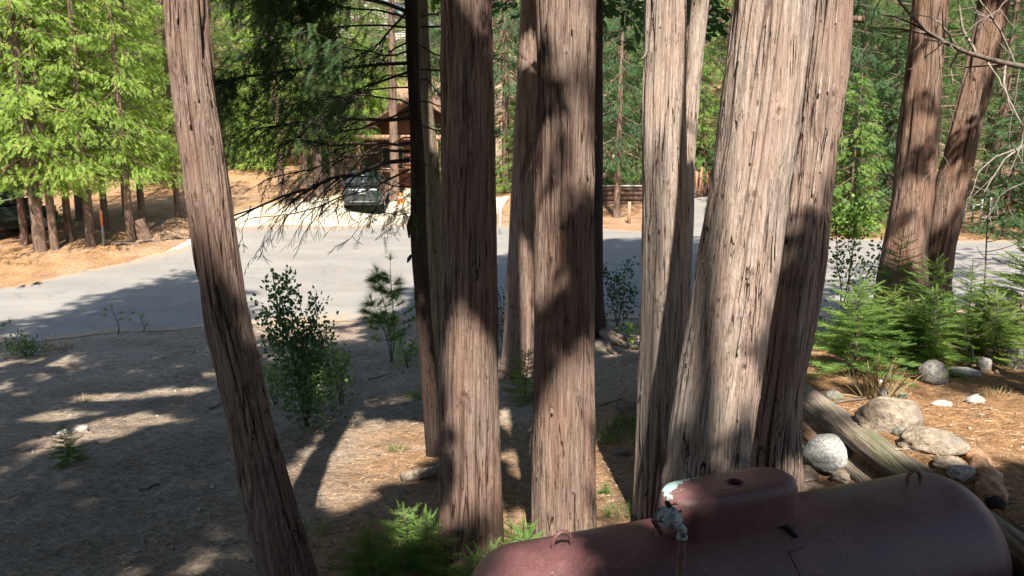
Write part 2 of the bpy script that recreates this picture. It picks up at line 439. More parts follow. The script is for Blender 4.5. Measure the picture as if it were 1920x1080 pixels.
def ground_material():
    m, nt, N, L, bs = nodes_of("forest_floor")
    tc = N.new("ShaderNodeTexCoord")
    def noise(sc, det, rough=.65):
        n = N.new("ShaderNodeTexNoise"); n.inputs['Scale'].default_value = sc; n.inputs['Detail'].default_value = det; n.inputs['Roughness'].default_value = rough
        L.new(tc.outputs['Object'], n.inputs[0]); return n
    fine = noise(38, 8, .75); mid = noise(5, 6); big = noise(.9, 4)
    dirt = ramp(N, [(.3, (.135, .107, .083)), (.47, (.285, .232, .182)), (.6, (.395, .33, .265)), (.74, (.53, .46, .38))]); L.new(fine.outputs['Fac'], dirt.inputs[0])
    need = ramp(N, [(.3, (.14, .075, .038)), (.46, (.31, .175, .088)), (.6, (.45, .27, .14)), (.74, (.58, .41, .25))]); L.new(fine.outputs['Fac'], need.inputs[0])
    a = N.new("ShaderNodeAttribute"); a.attribute_name = "needles"
    ad = N.new("ShaderNodeMath"); ad.operation = 'MULTIPLY_ADD'; L.new(mid.outputs['Fac'], ad.inputs[0]); ad.inputs[1].default_value = 1.1; 
    sb = N.new("ShaderNodeMath"); sb.operation = 'SUBTRACT'; L.new(a.outputs['Fac'], sb.inputs[0]); sb.inputs[1].default_value = .55; L.new(sb.outputs[0], ad.inputs[2]); ad.use_clamp = True
    mx = N.new("ShaderNodeMix"); mx.data_type = 'RGBA'; L.new(ad.outputs[0], mx.inputs[0]); L.new(dirt.outputs[0], mx.inputs[6]); L.new(need.outputs[0], mx.inputs[7])
    dk = ramp(N, [(.36, (.62, .58, .55)), (.6, (1, 1, 1))]); L.new(big.outputs['Fac'], dk.inputs[0])
    mm = N.new("ShaderNodeMix"); mm.data_type = 'RGBA'; mm.blend_type = 'MULTIPLY'; mm.inputs[0].default_value = .8; L.new(mx.outputs[2], mm.inputs[6]); L.new(dk.outputs[0], mm.inputs[7])
    md2 = noise(11, 5); dk2 = ramp(N, [(.36, (.6, .58, .56)), (.5, (.95, .95, .95)), (.68, (1.25, 1.22, 1.18))]); L.new(md2.outputs['Fac'], dk2.inputs[0])
    mm2 = N.new("ShaderNodeMix"); mm2.data_type = 'RGBA'; mm2.blend_type = 'MULTIPLY'; mm2.inputs[0].default_value = .9; L.new(mm.outputs[2], mm2.inputs[6]); L.new(dk2.outputs[0], mm2.inputs[7])
    L.new(mm2.outputs[2], bs.inputs['Base Color']); bs.inputs['Roughness'].default_value = .95; bs.inputs['Specular IOR Level'].default_value = .1
    b = N.new("ShaderNodeBump"); b.inputs['Strength'].default_value = .9; b.inputs['Distance'].default_value = .03; L.new(fine.outputs['Fac'], b.inputs['Height'])
    b2 = N.new("ShaderNodeBump"); b2.inputs['Strength'].default_value = .9; b2.inputs['Distance'].default_value = .08; L.new(mid.outputs['Fac'], b2.inputs['Height']); L.new(b.outputs[0], b2.inputs['Normal'])
    L.new(b2.outputs[0], bs.inputs['Normal'])
    return m
GROUND_M = ground_material()
tag(grid_sheet("ground", GX, GY, GZ, GROUND_M, {"needles": nd}), kind='structure')

# road: near and far edge polylines, lofted
NEAR = np.array([(-60, 2), (-30, 11.5), (-18, 15.2), (-11, 17.4), (-8, 18.7), (-5.5, 19.4), (-2.7, 19.8), (2.5, 19.9), (8, 20.2), (16, 21.5), (30, 26), (60, 34)], float)
FAR = np.array([(-64, 12), (-33, 19.5), (-20, 22.0), (-14.2, 23.4), (-13.6, 25.3), (-11.6, 29.0), (-10.4, 33.0), (-4.75, 37.4), (4, 35.4), (18, 31.5), (34, 35), (64, 43)], float)
def resample(P, n):
    d = np.concatenate([[0], np.cumsum(np.linalg.norm(np.diff(P, axis=0), axis=1))])
    out = []
    for k in range(len(P) - 1):
        out.append(P[k] + (P[k + 1] - P[k]) * np.linspace(0, 1, n, endpoint=False)[:, None])
    return np.vstack(out + [P[-1:]])
n_, f_ = resample(NEAR, 14), resample(FAR, 14)
def smooth_poly(P, k=9):
    K = np.ones(k) / k
    Q = np.stack([np.convolve(np.pad(P[:, c], k // 2, mode='edge'), K, 'valid') for c in (0, 1)], 1)
    return Q
n_, f_ = smooth_poly(n_), smooth_poly(f_)
wob = np.linspace(0, 1, len(n_)) * 90
n_[:, 1] += .16 * vnoise(wob * 1.7, 0) + .07 * vnoise(wob * 6, 3)
f_[:, 1] += .22 * vnoise(wob * 1.7, 7) + .10 * vnoise(wob * 6, 9)
tt = np.linspace(0, 1, 46)[:, None, None]
RP = n_[None] * (1 - tt) + f_[None] * tt
RZ = terrain(RP[..., 0], RP[..., 1])
edge_fade = np.minimum(1, np.minimum(tt[..., 0], 1 - tt[..., 0]) * 16)
RZ = RZ + .02 * edge_fade + .012

def road_material():
    m, nt, N, L, bs = nodes_of("old_asphalt")
    tc = N.new("ShaderNodeTexCoord")
    def noise(sc, det, vec=None):
        n = N.new("ShaderNodeTexNoise"); n.inputs['Scale'].default_value = sc; n.inputs['Detail'].default_value = det
        if vec:
            mp = N.new("ShaderNodeMapping"); mp.inputs['Scale'].default_value = vec; L.new(tc.outputs['Object'], mp.inputs[0]); L.new(mp.outputs[0], n.inputs[0])
        else: L.new(tc.outputs['Object'], n.inputs[0])
        return n
    fine = noise(60, 6); streak = noise(1, 5, (.3, .9, 1)); big = noise(.5, 4)
    r = ramp(N, [(.3, (.185, .173, .158)), (.5, (.205, .192, .175)), (.7, (.235, .22, .198))]); L.new(streak.outputs['Fac'], r.inputs[0])
    r2 = ramp(N, [(.3, (.8, .8, .8)), (.7, (1.12, 1.12, 1.12))]); L.new(fine.outputs['Fac'], r2.inputs[0])
    mm = N.new("ShaderNodeMix"); mm.data_type = 'RGBA'; mm.blend_type = 'MULTIPLY'; mm.inputs[0].default_value = 1; L.new(r.outputs[0], mm.inputs[6]); L.new(r2.outputs[0], mm.inputs[7])
    lt = noise(1.6, 7); r3 = ramp(N, [(.60, (0, 0, 0)), (.72, (1, 1, 1))]); L.new(lt.outputs['Fac'], r3.inputs[0])
    sc = N.new("ShaderNodeMath"); sc.operation = 'MULTIPLY'; sc.inputs[1].default_value = .6; L.new(r3.outputs[0], sc.inputs[0])
    a = N.new("ShaderNodeAttribute"); a.attribute_name = "drift"
    ad = N.new("ShaderNodeMath"); ad.operation = 'MULTIPLY'; L.new(a.outputs['Fac'], ad.inputs[0])
    nz = noise(3.5, 7); r4 = ramp(N, [(.35, (0, 0, 0)), (.6, (1, 1, 1))]); L.new(nz.outputs['Fac'], r4.inputs[0]); L.new(r4.outputs[0], ad.inputs[1])
    mxm = N.new("ShaderNodeMath"); mxm.operation = 'MAXIMUM'; L.new(ad.outputs[0], mxm.inputs[0])
    s2 = N.new("ShaderNodeMath"); s2.operation = 'MULTIPLY'; s2.inputs[1].default_value = .35; L.new(sc.outputs[0], s2.inputs[0]); L.new(s2.outputs[0], mxm.inputs[1])
    mx = N.new("ShaderNodeMix"); mx.data_type = 'RGBA'; L.new(mxm.outputs[0], mx.inputs[0]); L.new(mm.outputs[2], mx.inputs[6]); mx.inputs[7].default_value = (.36, .22, .12, 1)
    # hairline cracks
    vo = N.new("ShaderNodeTexVoronoi"); vo.feature = 'DISTANCE_TO_EDGE'; vo.inputs['Scale'].default_value = .45
    wn_ = noise(1.2, 5); vm = N.new("ShaderNodeVectorMath"); vm.operation = 'ADD'; L.new(tc.outputs['Object'], vm.inputs[0]); L.new(wn_.outputs['Color'], vm.inputs[1]); L.new(vm.outputs[0], vo.inputs[0])
    r5 = ramp(N, [(0, (.6, .6, .6)), (.008, (1, 1, 1))]); L.new(vo.outputs['Distance'], r5.inputs[0])
    m5 = N.new("ShaderNodeMix"); m5.data_type = 'RGBA'; m5.blend_type = 'MULTIPLY'; m5.inputs[0].default_value = .75; L.new(mx.outputs[2], m5.inputs[6]); L.new(r5.outputs[0], m5.inputs[7])
    L.new(m5.outputs[2], bs.inputs['Base Color']); bs.inputs['Roughness'].default_value = .85; bs.inputs['Specular IOR Level'].default_value = .25
    b = N.new("ShaderNodeBump"); b.inputs['Strength'].default_value = .35; b.inputs['Distance'].default_value = .012; L.new(fine.outputs['Fac'], b.inputs['Height']); L.new(b.outputs[0], bs.inputs['Normal'])
    return m
drift = np.clip(1 - np.minimum(tt[..., 0] * 1.0 + 0 * RZ, 1 - tt[..., 0]) * 14, 0, 1)
tag(grid_sheet("road", RP[..., 0], RP[..., 1], RZ, road_material(), {"drift": drift}), kind='structure')

# side road running back to the right of centre
sr = np.array([(8.0, 33.0), (8.8, 38), (9.8, 44), (11.0, 48), (11.6, 52)], float)
srr = smooth_poly(resample(sr, 8))
tn = unit(np.gradient(srr, axis=0)); nn = np.stack([tn[:, 1], -tn[:, 0]], 1)
uu = np.linspace(-1, 1, 9)
SRP = srr[:, None] + nn[:, None] * uu[None, :, None] * 2.3
SRZ = terrain(SRP[..., 0], SRP[..., 1]) + .024 - .02 * (np.abs(uu)[None] > .9)
tag(grid_sheet("side_road", SRP[..., 0], SRP[..., 1], SRZ, bpy.data.materials["old_asphalt"], {"drift": np.clip(np.abs(uu)[None] * 3 - 2, 0, 1) + 0 * SRZ}), kind='structure')

# gravel driveway where the car stands
GRAVEL = pmat("pale_gravel", [(.3, (.27, .235, .18)), (.5, (.42, .37, .28)), (.7, (.58, .52, .41))], scale=(45, 45, 45), detail=6, bump=.6, bdist=.02, rand=False, second=((.40, .26, .14), (.8, .8, .8), .56, .7))
dx = np.linspace(-11.8, -1.0, 60); dy = np.linspace(0, 1, 40)
DX, DT = np.meshgrid(dx, dy)
lo = np.interp(DX, f_[:, 0], f_[:, 1]) - .35
hi = 46 + 1.2 * np.sin(DX * .8) - np.maximum(0, -8.5 - DX) * 2.4
DY = lo + (hi - lo) * DT
DXX = DX + (DT * .9)
tag(grid_sheet("gravel_driveway", DXX, DY, terrain(DXX, DY) + .03 * np.minimum(1, np.minimum(DT, 1 - DT) * 12) + .004, GRAVEL), kind='structure')

# ------------------------------------------------------------------ litter on the floor (nobody could count it)
def scatter_litter():
    N = 27000
    x = rng.uniform(-6.5, 6, N); y = 3.6 + 15.5 * rng.random(N) ** 1.5
    ok = ~((np.abs(x - 1.2) < 1.6) & (y < 4.9) & (y > 3.6) & (x < 2.6))
    x, y = x[ok], y[ok]; n = len(x)
    L_ = rng.uniform(.02, .09, n) * np.where(rng.random(n) < .05, 2.2, 1) * np.where(rng.random(n) < .008, 3, 1); wd = rng.uniform(.002, .006, n)
    p = np.stack([x, y, terrain(x, y) + rng.uniform(.006, .022, n)], 1)
    a = rng.uniform(0, 2 * np.pi, n); d = np.stack([np.cos(a), np.sin(a), rng.uniform(-.22, .22, n)], 1)
    M = frames(d, rng.uniform(-1, 1, n)) * np.stack([L_, wd, wd], 1)[:, None, :]
    tv = [(-.5, -.5, 0), (.5, -.5, .2), (.5, .5, .2), (-.5, .5, 0)]
    MB().scatter(tv, [(0, 1, 2, 3)], None, M, p).build("needle_litter", pmat("litter_straw", [(.3, (.09, .055, .035)), (.5, (.30, .20, .125)), (.66, (.58, .48, .37))], scale=(25, 25, 25), rand=False))
    N = 5200
    x = rng.uniform(-6.5, 6, N); y = 3.8 + 15 * rng.random(N) ** 1.4
    s_ = rng.uniform(.004, .016, N) * np.where(rng.random(N) < .06, 2.6, 1)
    p = np.stack([x, y, terrain(x, y) + s_ * .3], 1)
    oc = np.array([(1, 0, 0), (-1, 0, 0), (0, 1, 0), (0, -1, 0), (0, 0, .7), (0, 0, -.7)], float)
    tr = [(0, 2, 4), (2, 1, 4), (1, 3, 4), (3, 0, 4), (2, 0, 5), (1, 2, 5), (3, 1, 5), (0, 3, 5)]
    M = frames(np.stack([np.cos(x * 91), np.sin(x * 91), .3 * np.sin(y * 77)], 1)) * (s_[:, None] * rng.uniform(.6, 1.3, (N, 3)))[:, None, :]
    MB().scatter(oc, None, tr, M, p).build("ground_crumbs", pmat("bark_crumbs", [(.3, (.06, .045, .035)), (.5, (.22, .18, .14)), (.68, (.52, .48, .43))], scale=(9, 9, 9), rand=False))
scatter_litter()
tag(bpy.data.objects["needle_litter"], "dry fallen needles and twig bits strewn over the forest floor", "litter", kind='stuff')
tag(bpy.data.objects["ground_crumbs"], "small stones and bark crumbs scattered over the dirt", "gravel", kind='stuff')

# ================================================================== TRUNKS
def bark_disp(cx, sy, s, seed, cell, depth):
    """cx, sy: metres around a unit ring of the trunk; s: metres along"""
    w = fbm(cx * 4, sy * 4, s * .6, seed, 2) * .35
    k = 1 / cell
    n1 = vnoise(cx * k + w, sy * k - w, s * .6, seed + 3)
    n1b = vnoise(cx * k * 1.7 + w * 2, sy * k * 1.7, s * 1.1, seed + 8)
    mask = sstep(-.45, .35, vnoise(cx * 6, sy * 6, s * .9, seed + 5))
    c1 = np.exp(-(n1 / .11) ** 2) * mask
    c2 = np.exp(-(n1b / .10) ** 2) * (.2 + .4 * (1 - mask))
    fine = .9 * vnoise(cx * k * 2.3 + w, sy * k * 2.3, s * 1.5, seed + 11) + .5 * vnoise(cx * k * 4.5, sy * k * 4.5, s * 4, seed + 12)
    plate = vnoise(cx * k * .6, sy * k * .6, s * .9, seed + 14)
    d = -depth * (c1 + .55 * c2) + depth * .34 * fine + depth * .55 * plate
    return d, np.clip(np.maximum(c1, c2 * .9), 0, 1) ** 1.5

def trunk_mesh(mb_list, path, rad, na, ns_dense, dense_to, seed, cell=.05, depth=.016, flare=.35, lobes=.05, knots=(), top_rows=14):
    """path: control points (k,3) from base to top, rad at those points. dense rows to the length dense_to."""
    P = np.asarray(path, float); rad = np.asarray(rad, float)
    L_ = np.concatenate([[0], np.cumsum(np.linalg.norm(np.diff(P, axis=0), axis=1))])
    s = np.concatenate([np.linspace(0, min(dense_to, L_[-1]), ns_dense), np.linspace(dense_to, L_[-1], top_rows + 1)[1:]]) if L_[-1] > dense_to else np.linspace(0, L_[-1], ns_dense)
    # smooth interpolation of the centre line
    c = np.stack([np.interp(s, L_, P[:, k]) for k in range(3)], 1)
    kk = 2 * (max(3, ns_dense // 14) // 2) + 1
    cs = np.stack([np.convolve(np.pad(c[:, k], kk // 2, mode='reflect', reflect_type='odd'), np.ones(kk) / kk, 'valid') for k in range(3)], 1)
    c = cs
    r = np.interp(s, L_, rad)
    th = np.linspace(0, 2 * np.pi, na, endpoint=False); th = th - .5 * np.sin(th) - np.pi / 2      # finer on the side seen from the clearing's edge
    TH, SS = np.meshgrid(th, s)
    Rr = np.repeat(r[:, None], na, 1)
    fl = flare * np.exp(-SS / .38)
    lob = lobes * (vnoise(np.cos(TH) * 1.6, np.sin(TH) * 1.6, SS * .35, seed + 40)) + fl * (1 + .55 * vnoise(np.cos(TH) * 2.4, np.sin(TH) * 2.4, 0, seed + 41))
    Rr = Rr * (1 + lob)
    cx, sy = np.cos(TH) * r.mean(), np.sin(TH) * r.mean()
    d, crack = bark_disp(cx, sy, SS, seed, cell, depth)
    for (ka, ks, kr) in knots:
        da = (TH - ka + np.pi) % (2 * np.pi) - np.pi
        q = np.sqrt((da * r.mean()) ** 2 + ((SS - ks) * .8) ** 2) / kr
        d = d + kr * .3 * np.exp(-q ** 2 * 1.2) - kr * .5 * np.exp(-(q / .35) ** 2)
        crack = np.maximum(crack, .8 * np.exp(-(q / .35) ** 2))
    Rr = Rr + d
    V = np.stack([c[:, 0][:, None] + Rr * np.cos(TH), c[:, 1][:, None] + Rr * np.sin(TH), np.repeat(c[:, 2][:, None], na, 1)], -1)
    mb_list[0].rings(V, cap1=True)
    mb_list[1].append(np.concatenate([crack.ravel(), [0]]))
    return c, r, s

def peel_strips(mb, c, r, s, n, s_max, rr, seed=0):
    """loose fibres lifting off the bark"""
    g = np.random.default_rng(seed)
    for k in range(n):
        s0 = g.uniform(.05, s_max); ln = g.uniform(.07, .38); th = g.uniform(0, 2 * np.pi); w = g.uniform(.002, .008); out = g.uniform(.006, .03) * (1 if g.random() < .85 else 1.9)
        u = np.linspace(0, 1, 5); ss = np.clip(s0 + ln * u, 0, s[-1])
        cc = np.stack([np.interp(ss, s, c[:, a]) for a in range(3)], 1); rad = np.interp(ss, s, r) * (1 + .02) + .002
        lift = out * (u ** 2 if g.random() < .5 else (1 - u) ** 2)
        tilt = g.normal(0, .025)
        e = []
        for sg in (-1, 1):
            tth = th + sg * w / rad * (1 - .5 * u) + tilt * u
            e.append(cc + np.stack([np.cos(tth) * (rad + lift), np.sin(tth) * (rad + lift), 0 * u], 1))
        mb.rings(np.stack(e, 1), closed=False)

def set_crack(o, arrs):
    a = np.concatenate(arrs); at_ = o.data.attributes.new("crack", 'FLOAT', 'POINT')
    at_.data.foreach_set('value', a.astype(np.float32)[:len(o.data.vertices)])

def extend(P, r, top_z, r_top):
    """carry the trunk above the frame to its full height"""
    P = [np.asarray(p, float) for p in P]; r = list(r)
    d = unit(P[-1] - P[-2]); d = unit(d * .5 + np.array([0, 0, .5]))
    n = (top_z - P[-1][2]) / d[2]
    P.append(P[-1] + d * n * .5); r.append((r[-1] + r_top) / 2)
    P.append(P[-2] + d * n + np.array([0, 0, 0])); r.append(r_top)
    return P, r

def px_trunk(rows, Y, base_z=None):
    """rows: (px left, px right, py) at depth Y (or per-row depth) -> centre points and radii, base first"""
    P, r = [], []
    for row in rows:
        l, rr_, py = row[:3]; y = row[3] if len(row) > 3 else Y
        c = at((l + rr_) / 2, py, y)
        dep = y * math.cos(PITCH) + (CAM[2] - c[2]) * math.sin(PITCH)
        P.append(c); r.append((rr_ - l) / 2 * dep / FPX)
    return P, r

def big_tree(name, label, rows, Y, seed, mat, na=160, ns=270, cell=.05, depth=.016, flare=.25, top_z=17, knots=(), strips=120, lobes=.04, cat="tree", group=None, sink=.25):
    P, r = px_trunk(rows, Y)
    b = P[0].copy(); g = float(terrain(b[0], b[1]))
    d = unit(P[0] - P[1])
    if b[2] > g - sink:
        n = (g - sink - b[2]) / d[2]; P.insert(0, b + d * n); r.insert(0, r[0] * 1.03)
    vis = sum(np.linalg.norm(P[k + 1] - P[k]) for k in range(len(P) - 1)) + .7
    P, r = extend(P, r, top_z, .06)
    loc = np.array([P[0][0], P[0][1], g])
    T = thing(name, label, cat, loc, group)
    mb, cr = MB(), []
    c, rr_, s = trunk_mesh((mb, cr), P, r, na, ns, vis, seed, cell, depth, flare, lobes=lobes, knots=knots)
    o = mb.build("trunk", mat, T, smooth=True); set_crack(o, cr)
    if strips:
        ms = MB(); peel_strips(ms, c, rr_, s, strips, vis, 1, seed)
        o2 = ms.build("loose_bark", mat, o); tag(o2, kind='stuff')
    return T, c, rr_, s

# ------------------------------------------------------------------ the trunks close to the camera
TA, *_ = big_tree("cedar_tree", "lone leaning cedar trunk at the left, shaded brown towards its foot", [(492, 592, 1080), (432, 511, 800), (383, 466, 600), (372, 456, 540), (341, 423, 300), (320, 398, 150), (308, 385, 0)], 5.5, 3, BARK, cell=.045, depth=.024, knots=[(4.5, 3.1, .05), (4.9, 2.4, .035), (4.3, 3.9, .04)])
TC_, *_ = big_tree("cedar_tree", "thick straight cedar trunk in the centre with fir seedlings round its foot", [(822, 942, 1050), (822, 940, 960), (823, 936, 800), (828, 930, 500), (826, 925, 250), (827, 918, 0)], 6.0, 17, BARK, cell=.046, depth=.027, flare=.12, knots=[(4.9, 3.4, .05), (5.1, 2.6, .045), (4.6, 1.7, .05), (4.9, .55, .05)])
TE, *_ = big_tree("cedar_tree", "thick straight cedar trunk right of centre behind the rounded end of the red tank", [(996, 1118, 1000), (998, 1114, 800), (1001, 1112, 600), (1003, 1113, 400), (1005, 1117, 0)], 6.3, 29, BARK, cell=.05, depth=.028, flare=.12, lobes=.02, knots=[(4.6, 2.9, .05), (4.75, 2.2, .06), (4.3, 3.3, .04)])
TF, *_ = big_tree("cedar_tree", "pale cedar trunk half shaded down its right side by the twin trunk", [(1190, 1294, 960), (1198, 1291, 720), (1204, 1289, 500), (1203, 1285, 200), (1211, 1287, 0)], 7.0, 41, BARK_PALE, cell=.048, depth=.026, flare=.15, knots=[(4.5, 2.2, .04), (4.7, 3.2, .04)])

# the twin trunk: one tree, two stems
def twin(name, label, stems, seeds, mat, na, ns, cell, depth, flare, knots, top_z=18, strips=170):
    allP = []
    for rows, Y in stems:
        P, r = px_trunk(rows, Y); allP.append((P, r))
    b = allP[0][0][0]; g = float(terrain(b[0], b[1])); loc = np.array([b[0], b[1], g])
    T = thing(name, label, "tree", loc)
    out = []
    for (P, r), sd, kn in zip(allP, seeds, knots):
        g2 = float(terrain(P[0][0], P[0][1]))
        if P[0][2] > g2 - .25:
            d = unit(P[0] - P[1]); P.insert(0, P[0] + d * (g2 - .25 - P[0][2]) / d[2]); r.insert(0, r[0] * 1.04)
        vis = sum(np.linalg.norm(P[k + 1] - P[k]) for k in range(len(P) - 1)) + .7
        P, r = extend(P, r, top_z, .07)
        mb, cr = MB(), []
        c, rr_, s = trunk_mesh((mb, cr), P, r, na, ns, vis, sd, cell, depth, flare, knots=kn)
        o = mb.build("trunk", BARK_MID if sd == 67 else mat, T, smooth=True); set_crack(o, cr)
        if strips:
            ms = MB(); peel_strips(ms, c, rr_, s, strips, vis, 1, sd)
            tag(ms.build("loose_bark", mat, o), kind='stuff')
        out.append((o, c, rr_, s))
    return T, out
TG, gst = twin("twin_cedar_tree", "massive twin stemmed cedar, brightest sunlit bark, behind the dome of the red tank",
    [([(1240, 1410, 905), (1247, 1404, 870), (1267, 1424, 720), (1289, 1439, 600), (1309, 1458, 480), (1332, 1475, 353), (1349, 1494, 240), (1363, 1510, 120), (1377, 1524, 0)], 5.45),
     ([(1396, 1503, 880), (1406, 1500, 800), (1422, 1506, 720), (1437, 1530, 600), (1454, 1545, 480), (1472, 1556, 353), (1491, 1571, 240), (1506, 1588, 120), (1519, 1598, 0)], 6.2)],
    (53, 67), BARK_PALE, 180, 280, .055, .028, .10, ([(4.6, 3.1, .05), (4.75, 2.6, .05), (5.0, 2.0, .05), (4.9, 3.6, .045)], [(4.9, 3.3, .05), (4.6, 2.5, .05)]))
o = gst[1][0]
st = MB(); p0 = at(1588, 38, 6.22)
st.tube([p0 + (-.1, 0, 0), p0, p0 + (.05, -.03, .005), p0 + (.105, -.05, 0)], [.03, .026, .024, .02], 8); st.build("broken_branch", BARK_RED, TG)

# smaller and farther trunks among them
TB, bc, br, bs_ = big_tree("dead_pine_tree", "slim pine trunk darkened for shade, with many bare drooping branches", [(800, 829, 860), (788, 821, 700), (779, 809, 600), (770, 800, 450), (771, 797, 300), (767, 790, 200), (762, 787, 100), (759, 783, 0)], 8.98, 71, BARK_DARK, na=56, ns=200, cell=.035, depth=.01, flare=.15, strips=16, top_z=14)  # near-black bark carries the shade the pine stands in
g_ = MB()
for (a, b, w) in (((768, 402), (767, 446), .03), ((768, 478), (764, 492), .022)):
    g_ = MB(); g_.tube([at(a[0] + 3, a[1], 8.95), at(a[0] - 1, (a[1] + b[1]) / 2, 8.93), at(b[0], b[1], 8.95)], [.012, w, .008], 5)
    g_.build("bark_slab", BARK_DARK, TB)
TM, *_ = big_tree("cedar_tree", "mottled mossy trunk just behind the dark slim pine", [(801, 838, 700), (800, 831, 500), (798, 826, 340), (788, 811, 200), (783, 804, 60), (780, 801, 0)], 11.0, 83, BARK_MOSS, na=48, ns=120, cell=.04, depth=.012, strips=0, top_z=14)
TD, *_ = big_tree("cedar_tree", "slender trunk seen between the two centre cedars, sunlit at its foot", [(938, 1004, 705), (943, 1004, 650), (950, 1005, 518), (962, 1012, 280), (977, 1020, 0)], 14.2, 97, BARK, na=64, ns=160, cell=.06, depth=.014, strips=20, top_z=18)
TK, *_ = big_tree("cedar_tree", "dark narrow trunk with low ridges at its foot by the edge of the road", [(1086, 1137, 640), (1091, 1131, 560), (1094, 1130, 300), (1098, 1130, 0)], 17.5, 101, BARK_DARK, na=48, ns=90, cell=.06, depth=.015, flare=.5, strips=0, top_z=19)
rb = TK.location
for k, (ex, ey, w) in enumerate(((-.05, -3.6, .10), (.42, -3.9, .11), (.9, -1.9, .08), (.5, .9, .08))):  # ridges added in place of sunlit strips on the ground
    m_ = MB(); u = np.linspace(0, 1, 14)
    X = rb[0] + .15 * np.sign(ex + .2) + ex * u + .08 * np.sin(u * 6 + k); Y = rb[1] - .1 + ey * u
    m_.tube(np.stack([X, Y, terrain(X, Y) + .10 * (1 - u) ** 2 + .015 - .10 * (u > .97)], 1), w * (1 - .75 * u), 8)
    m_.build("root", BARK, TK, smooth=True)
TL, *_ = big_tree("cedar_tree", "thin pale trunk leaning right behind the half shaded cedar", [(1262, 1300, 420), (1268, 1303, 300), (1283, 1315, 150), (1296, 1330, 0)], 12.0, 113, BARK_PALE, na=48, ns=100, cell=.05, depth=.011, strips=0, top_z=15)
TH, _st = twin("twin_red_cedar_tree", "V shaped pair of red furrowed trunks above the fir saplings at the right",
    [([(1636, 1752, 610), (1648, 1738, 530), (1656, 1735, 480), (1677, 1749, 353), (1690, 1757, 240), (1702, 1765, 120), (1713, 1775, 0)], 12.0),
     ([(1712, 1790, 610), (1728, 1783, 530), (1737, 1787, 470), (1756, 1815, 353), (1782, 1837, 240), (1812, 1866, 120), (1836, 1890, 0)], 12.25)],
    (131, 149), BARK_RED, 84, 190, .075, .034, .18, ([], []), top_z=19, strips=30)

# ================================================================== PROPANE TANK
AX = unit(np.array([2.1, .74, 0.0])); NX = np.array([AX[1], -AX[0], 0.0])      # axis, and the side facing the camera
TCEN = np.array([1.285, 4.21, 2.405]); TR, TH_ = .47, 1.585
def tk(s_, n_, z_):
    return TCEN + AX * s_ + NX * n_ + np.array([0, 0, z_])
def tank_paint():
    m, nt, N, L, bs = nodes_of("weathered_maroon_paint")
    tc = N.new("ShaderNodeTexCoord")
    def noise(sc, det):
        n = N.new("ShaderNodeTexNoise"); n.inputs['Scale'].default_value = sc; n.inputs['Detail'].default_value = det; n.inputs['Roughness'].default_value = .68
        L.new(tc.outputs['Object'], n.inputs[0]); return n
    big = noise(2.2, 7); fine = noise(70, 6); chip = noise(26, 5)
    r = ramp(N, [(.3, (.075, .034, .037)), (.5, (.115, .052, .053)), (.7, (.17, .095, .09))]); L.new(big.outputs['Fac'], r.inputs[0])
    r2 = ramp(N, [(.32, (.72, .7, .7)), (.62, (1.1, 1.1, 1.1))]); L.new(fine.outputs['Fac'], r2.inputs[0])
    mm = N.new("ShaderNodeMix"); mm.data_type = 'RGBA'; mm.blend_type = 'MULTIPLY'; mm.inputs[0].default_value = 1; L.new(r.outputs[0], mm.inputs[6]); L.new(r2.outputs[0], mm.inputs[7])
    r3 = ramp(N, [(.71, (0, 0, 0)), (.735, (1, 1, 1))]); L.new(chip.outputs['Fac'], r3.inputs[0])
    mx = N.new("ShaderNodeMix"); mx.data_type = 'RGBA'; L.new(r3.outputs[0], mx.inputs[0]); L.new(mm.outputs[2], mx.inputs[6]); mx.inputs[7].default_value = (.42, .36, .34, 1)
    # flaked patina: more where the attribute says the paint is gone
    a = N.new("ShaderNodeAttribute"); a.attribute_name = "flaked"
    pn = noise(16, 6); ad = N.new("ShaderNodeMath"); ad.operation = 'ADD'; L.new(pn.outputs['Fac'], ad.inputs[0]); L.new(a.outputs['Fac'], ad.inputs[1])
    r4 = ramp(N, [(.86, (0, 0, 0)), (.885, (1, 1, 1))]); L.new(ad.outputs[0], r4.inputs[0])
    pc = ramp(N, [(.42, (.21, .38, .35)), (.58, (.36, .50, .47)), (.68, (.58, .6, .56))]); L.new(fine.outputs['Fac'], pc.inputs[0])
    mx2 = N.new("ShaderNodeMix"); mx2.data_type = 'RGBA'; L.new(r4.outputs[0], mx2.inputs[0]); L.new(mx.outputs[2], mx2.inputs[6]); L.new(pc.outputs[0], mx2.inputs[7])
    L.new(mx2.outputs[2], bs.inputs['Base Color'])
    rr = ramp(N, [(.3, (.34, .34, .34)), (.7, (.55, .55, .55))]); L.new(big.outputs['Fac'], rr.inputs[0]); L.new(rr.outputs[0], bs.inputs['Roughness'])
    bs.inputs['Specular IOR Level'].default_value = .35
    b = N.new("ShaderNodeBump"); b.inputs['Strength'].default_value = .25; b.inputs['Distance'].default_value = .004; L.new(fine.outputs['Fac'], b.inputs['Height']); L.new(b.outputs[0], bs.inputs['Normal'])
    return m
PAINT = tank_paint()
RUST = pmat("rusty_iron", [(.3, (.06, .03, .024)), (.5, (.13, .06, .045)), (.7, (.2, .1, .07))], scale=(40, 40, 40), detail=6, rough=.7, bump=.4, bdist=.003)
IRON = pmat("grey_cast_metal", [(.3, (.13, .15, .155)), (.5, (.27, .30, .305)), (.7, (.42, .45, .445))], scale=(50, 50, 50), detail=6, rough=.6, bump=.4, bdist=.003, second=((.09, .055, .045), (30, 30, 30), .58, .7))
BLACKM = PLAIN("black_metal", (.02, .02, .022), .5)
tank = thing("propane_tank", "long maroon propane tank with rounded ends and a domed valve cover", "tank", tk(0, 0, -TR - .12))
na = 96
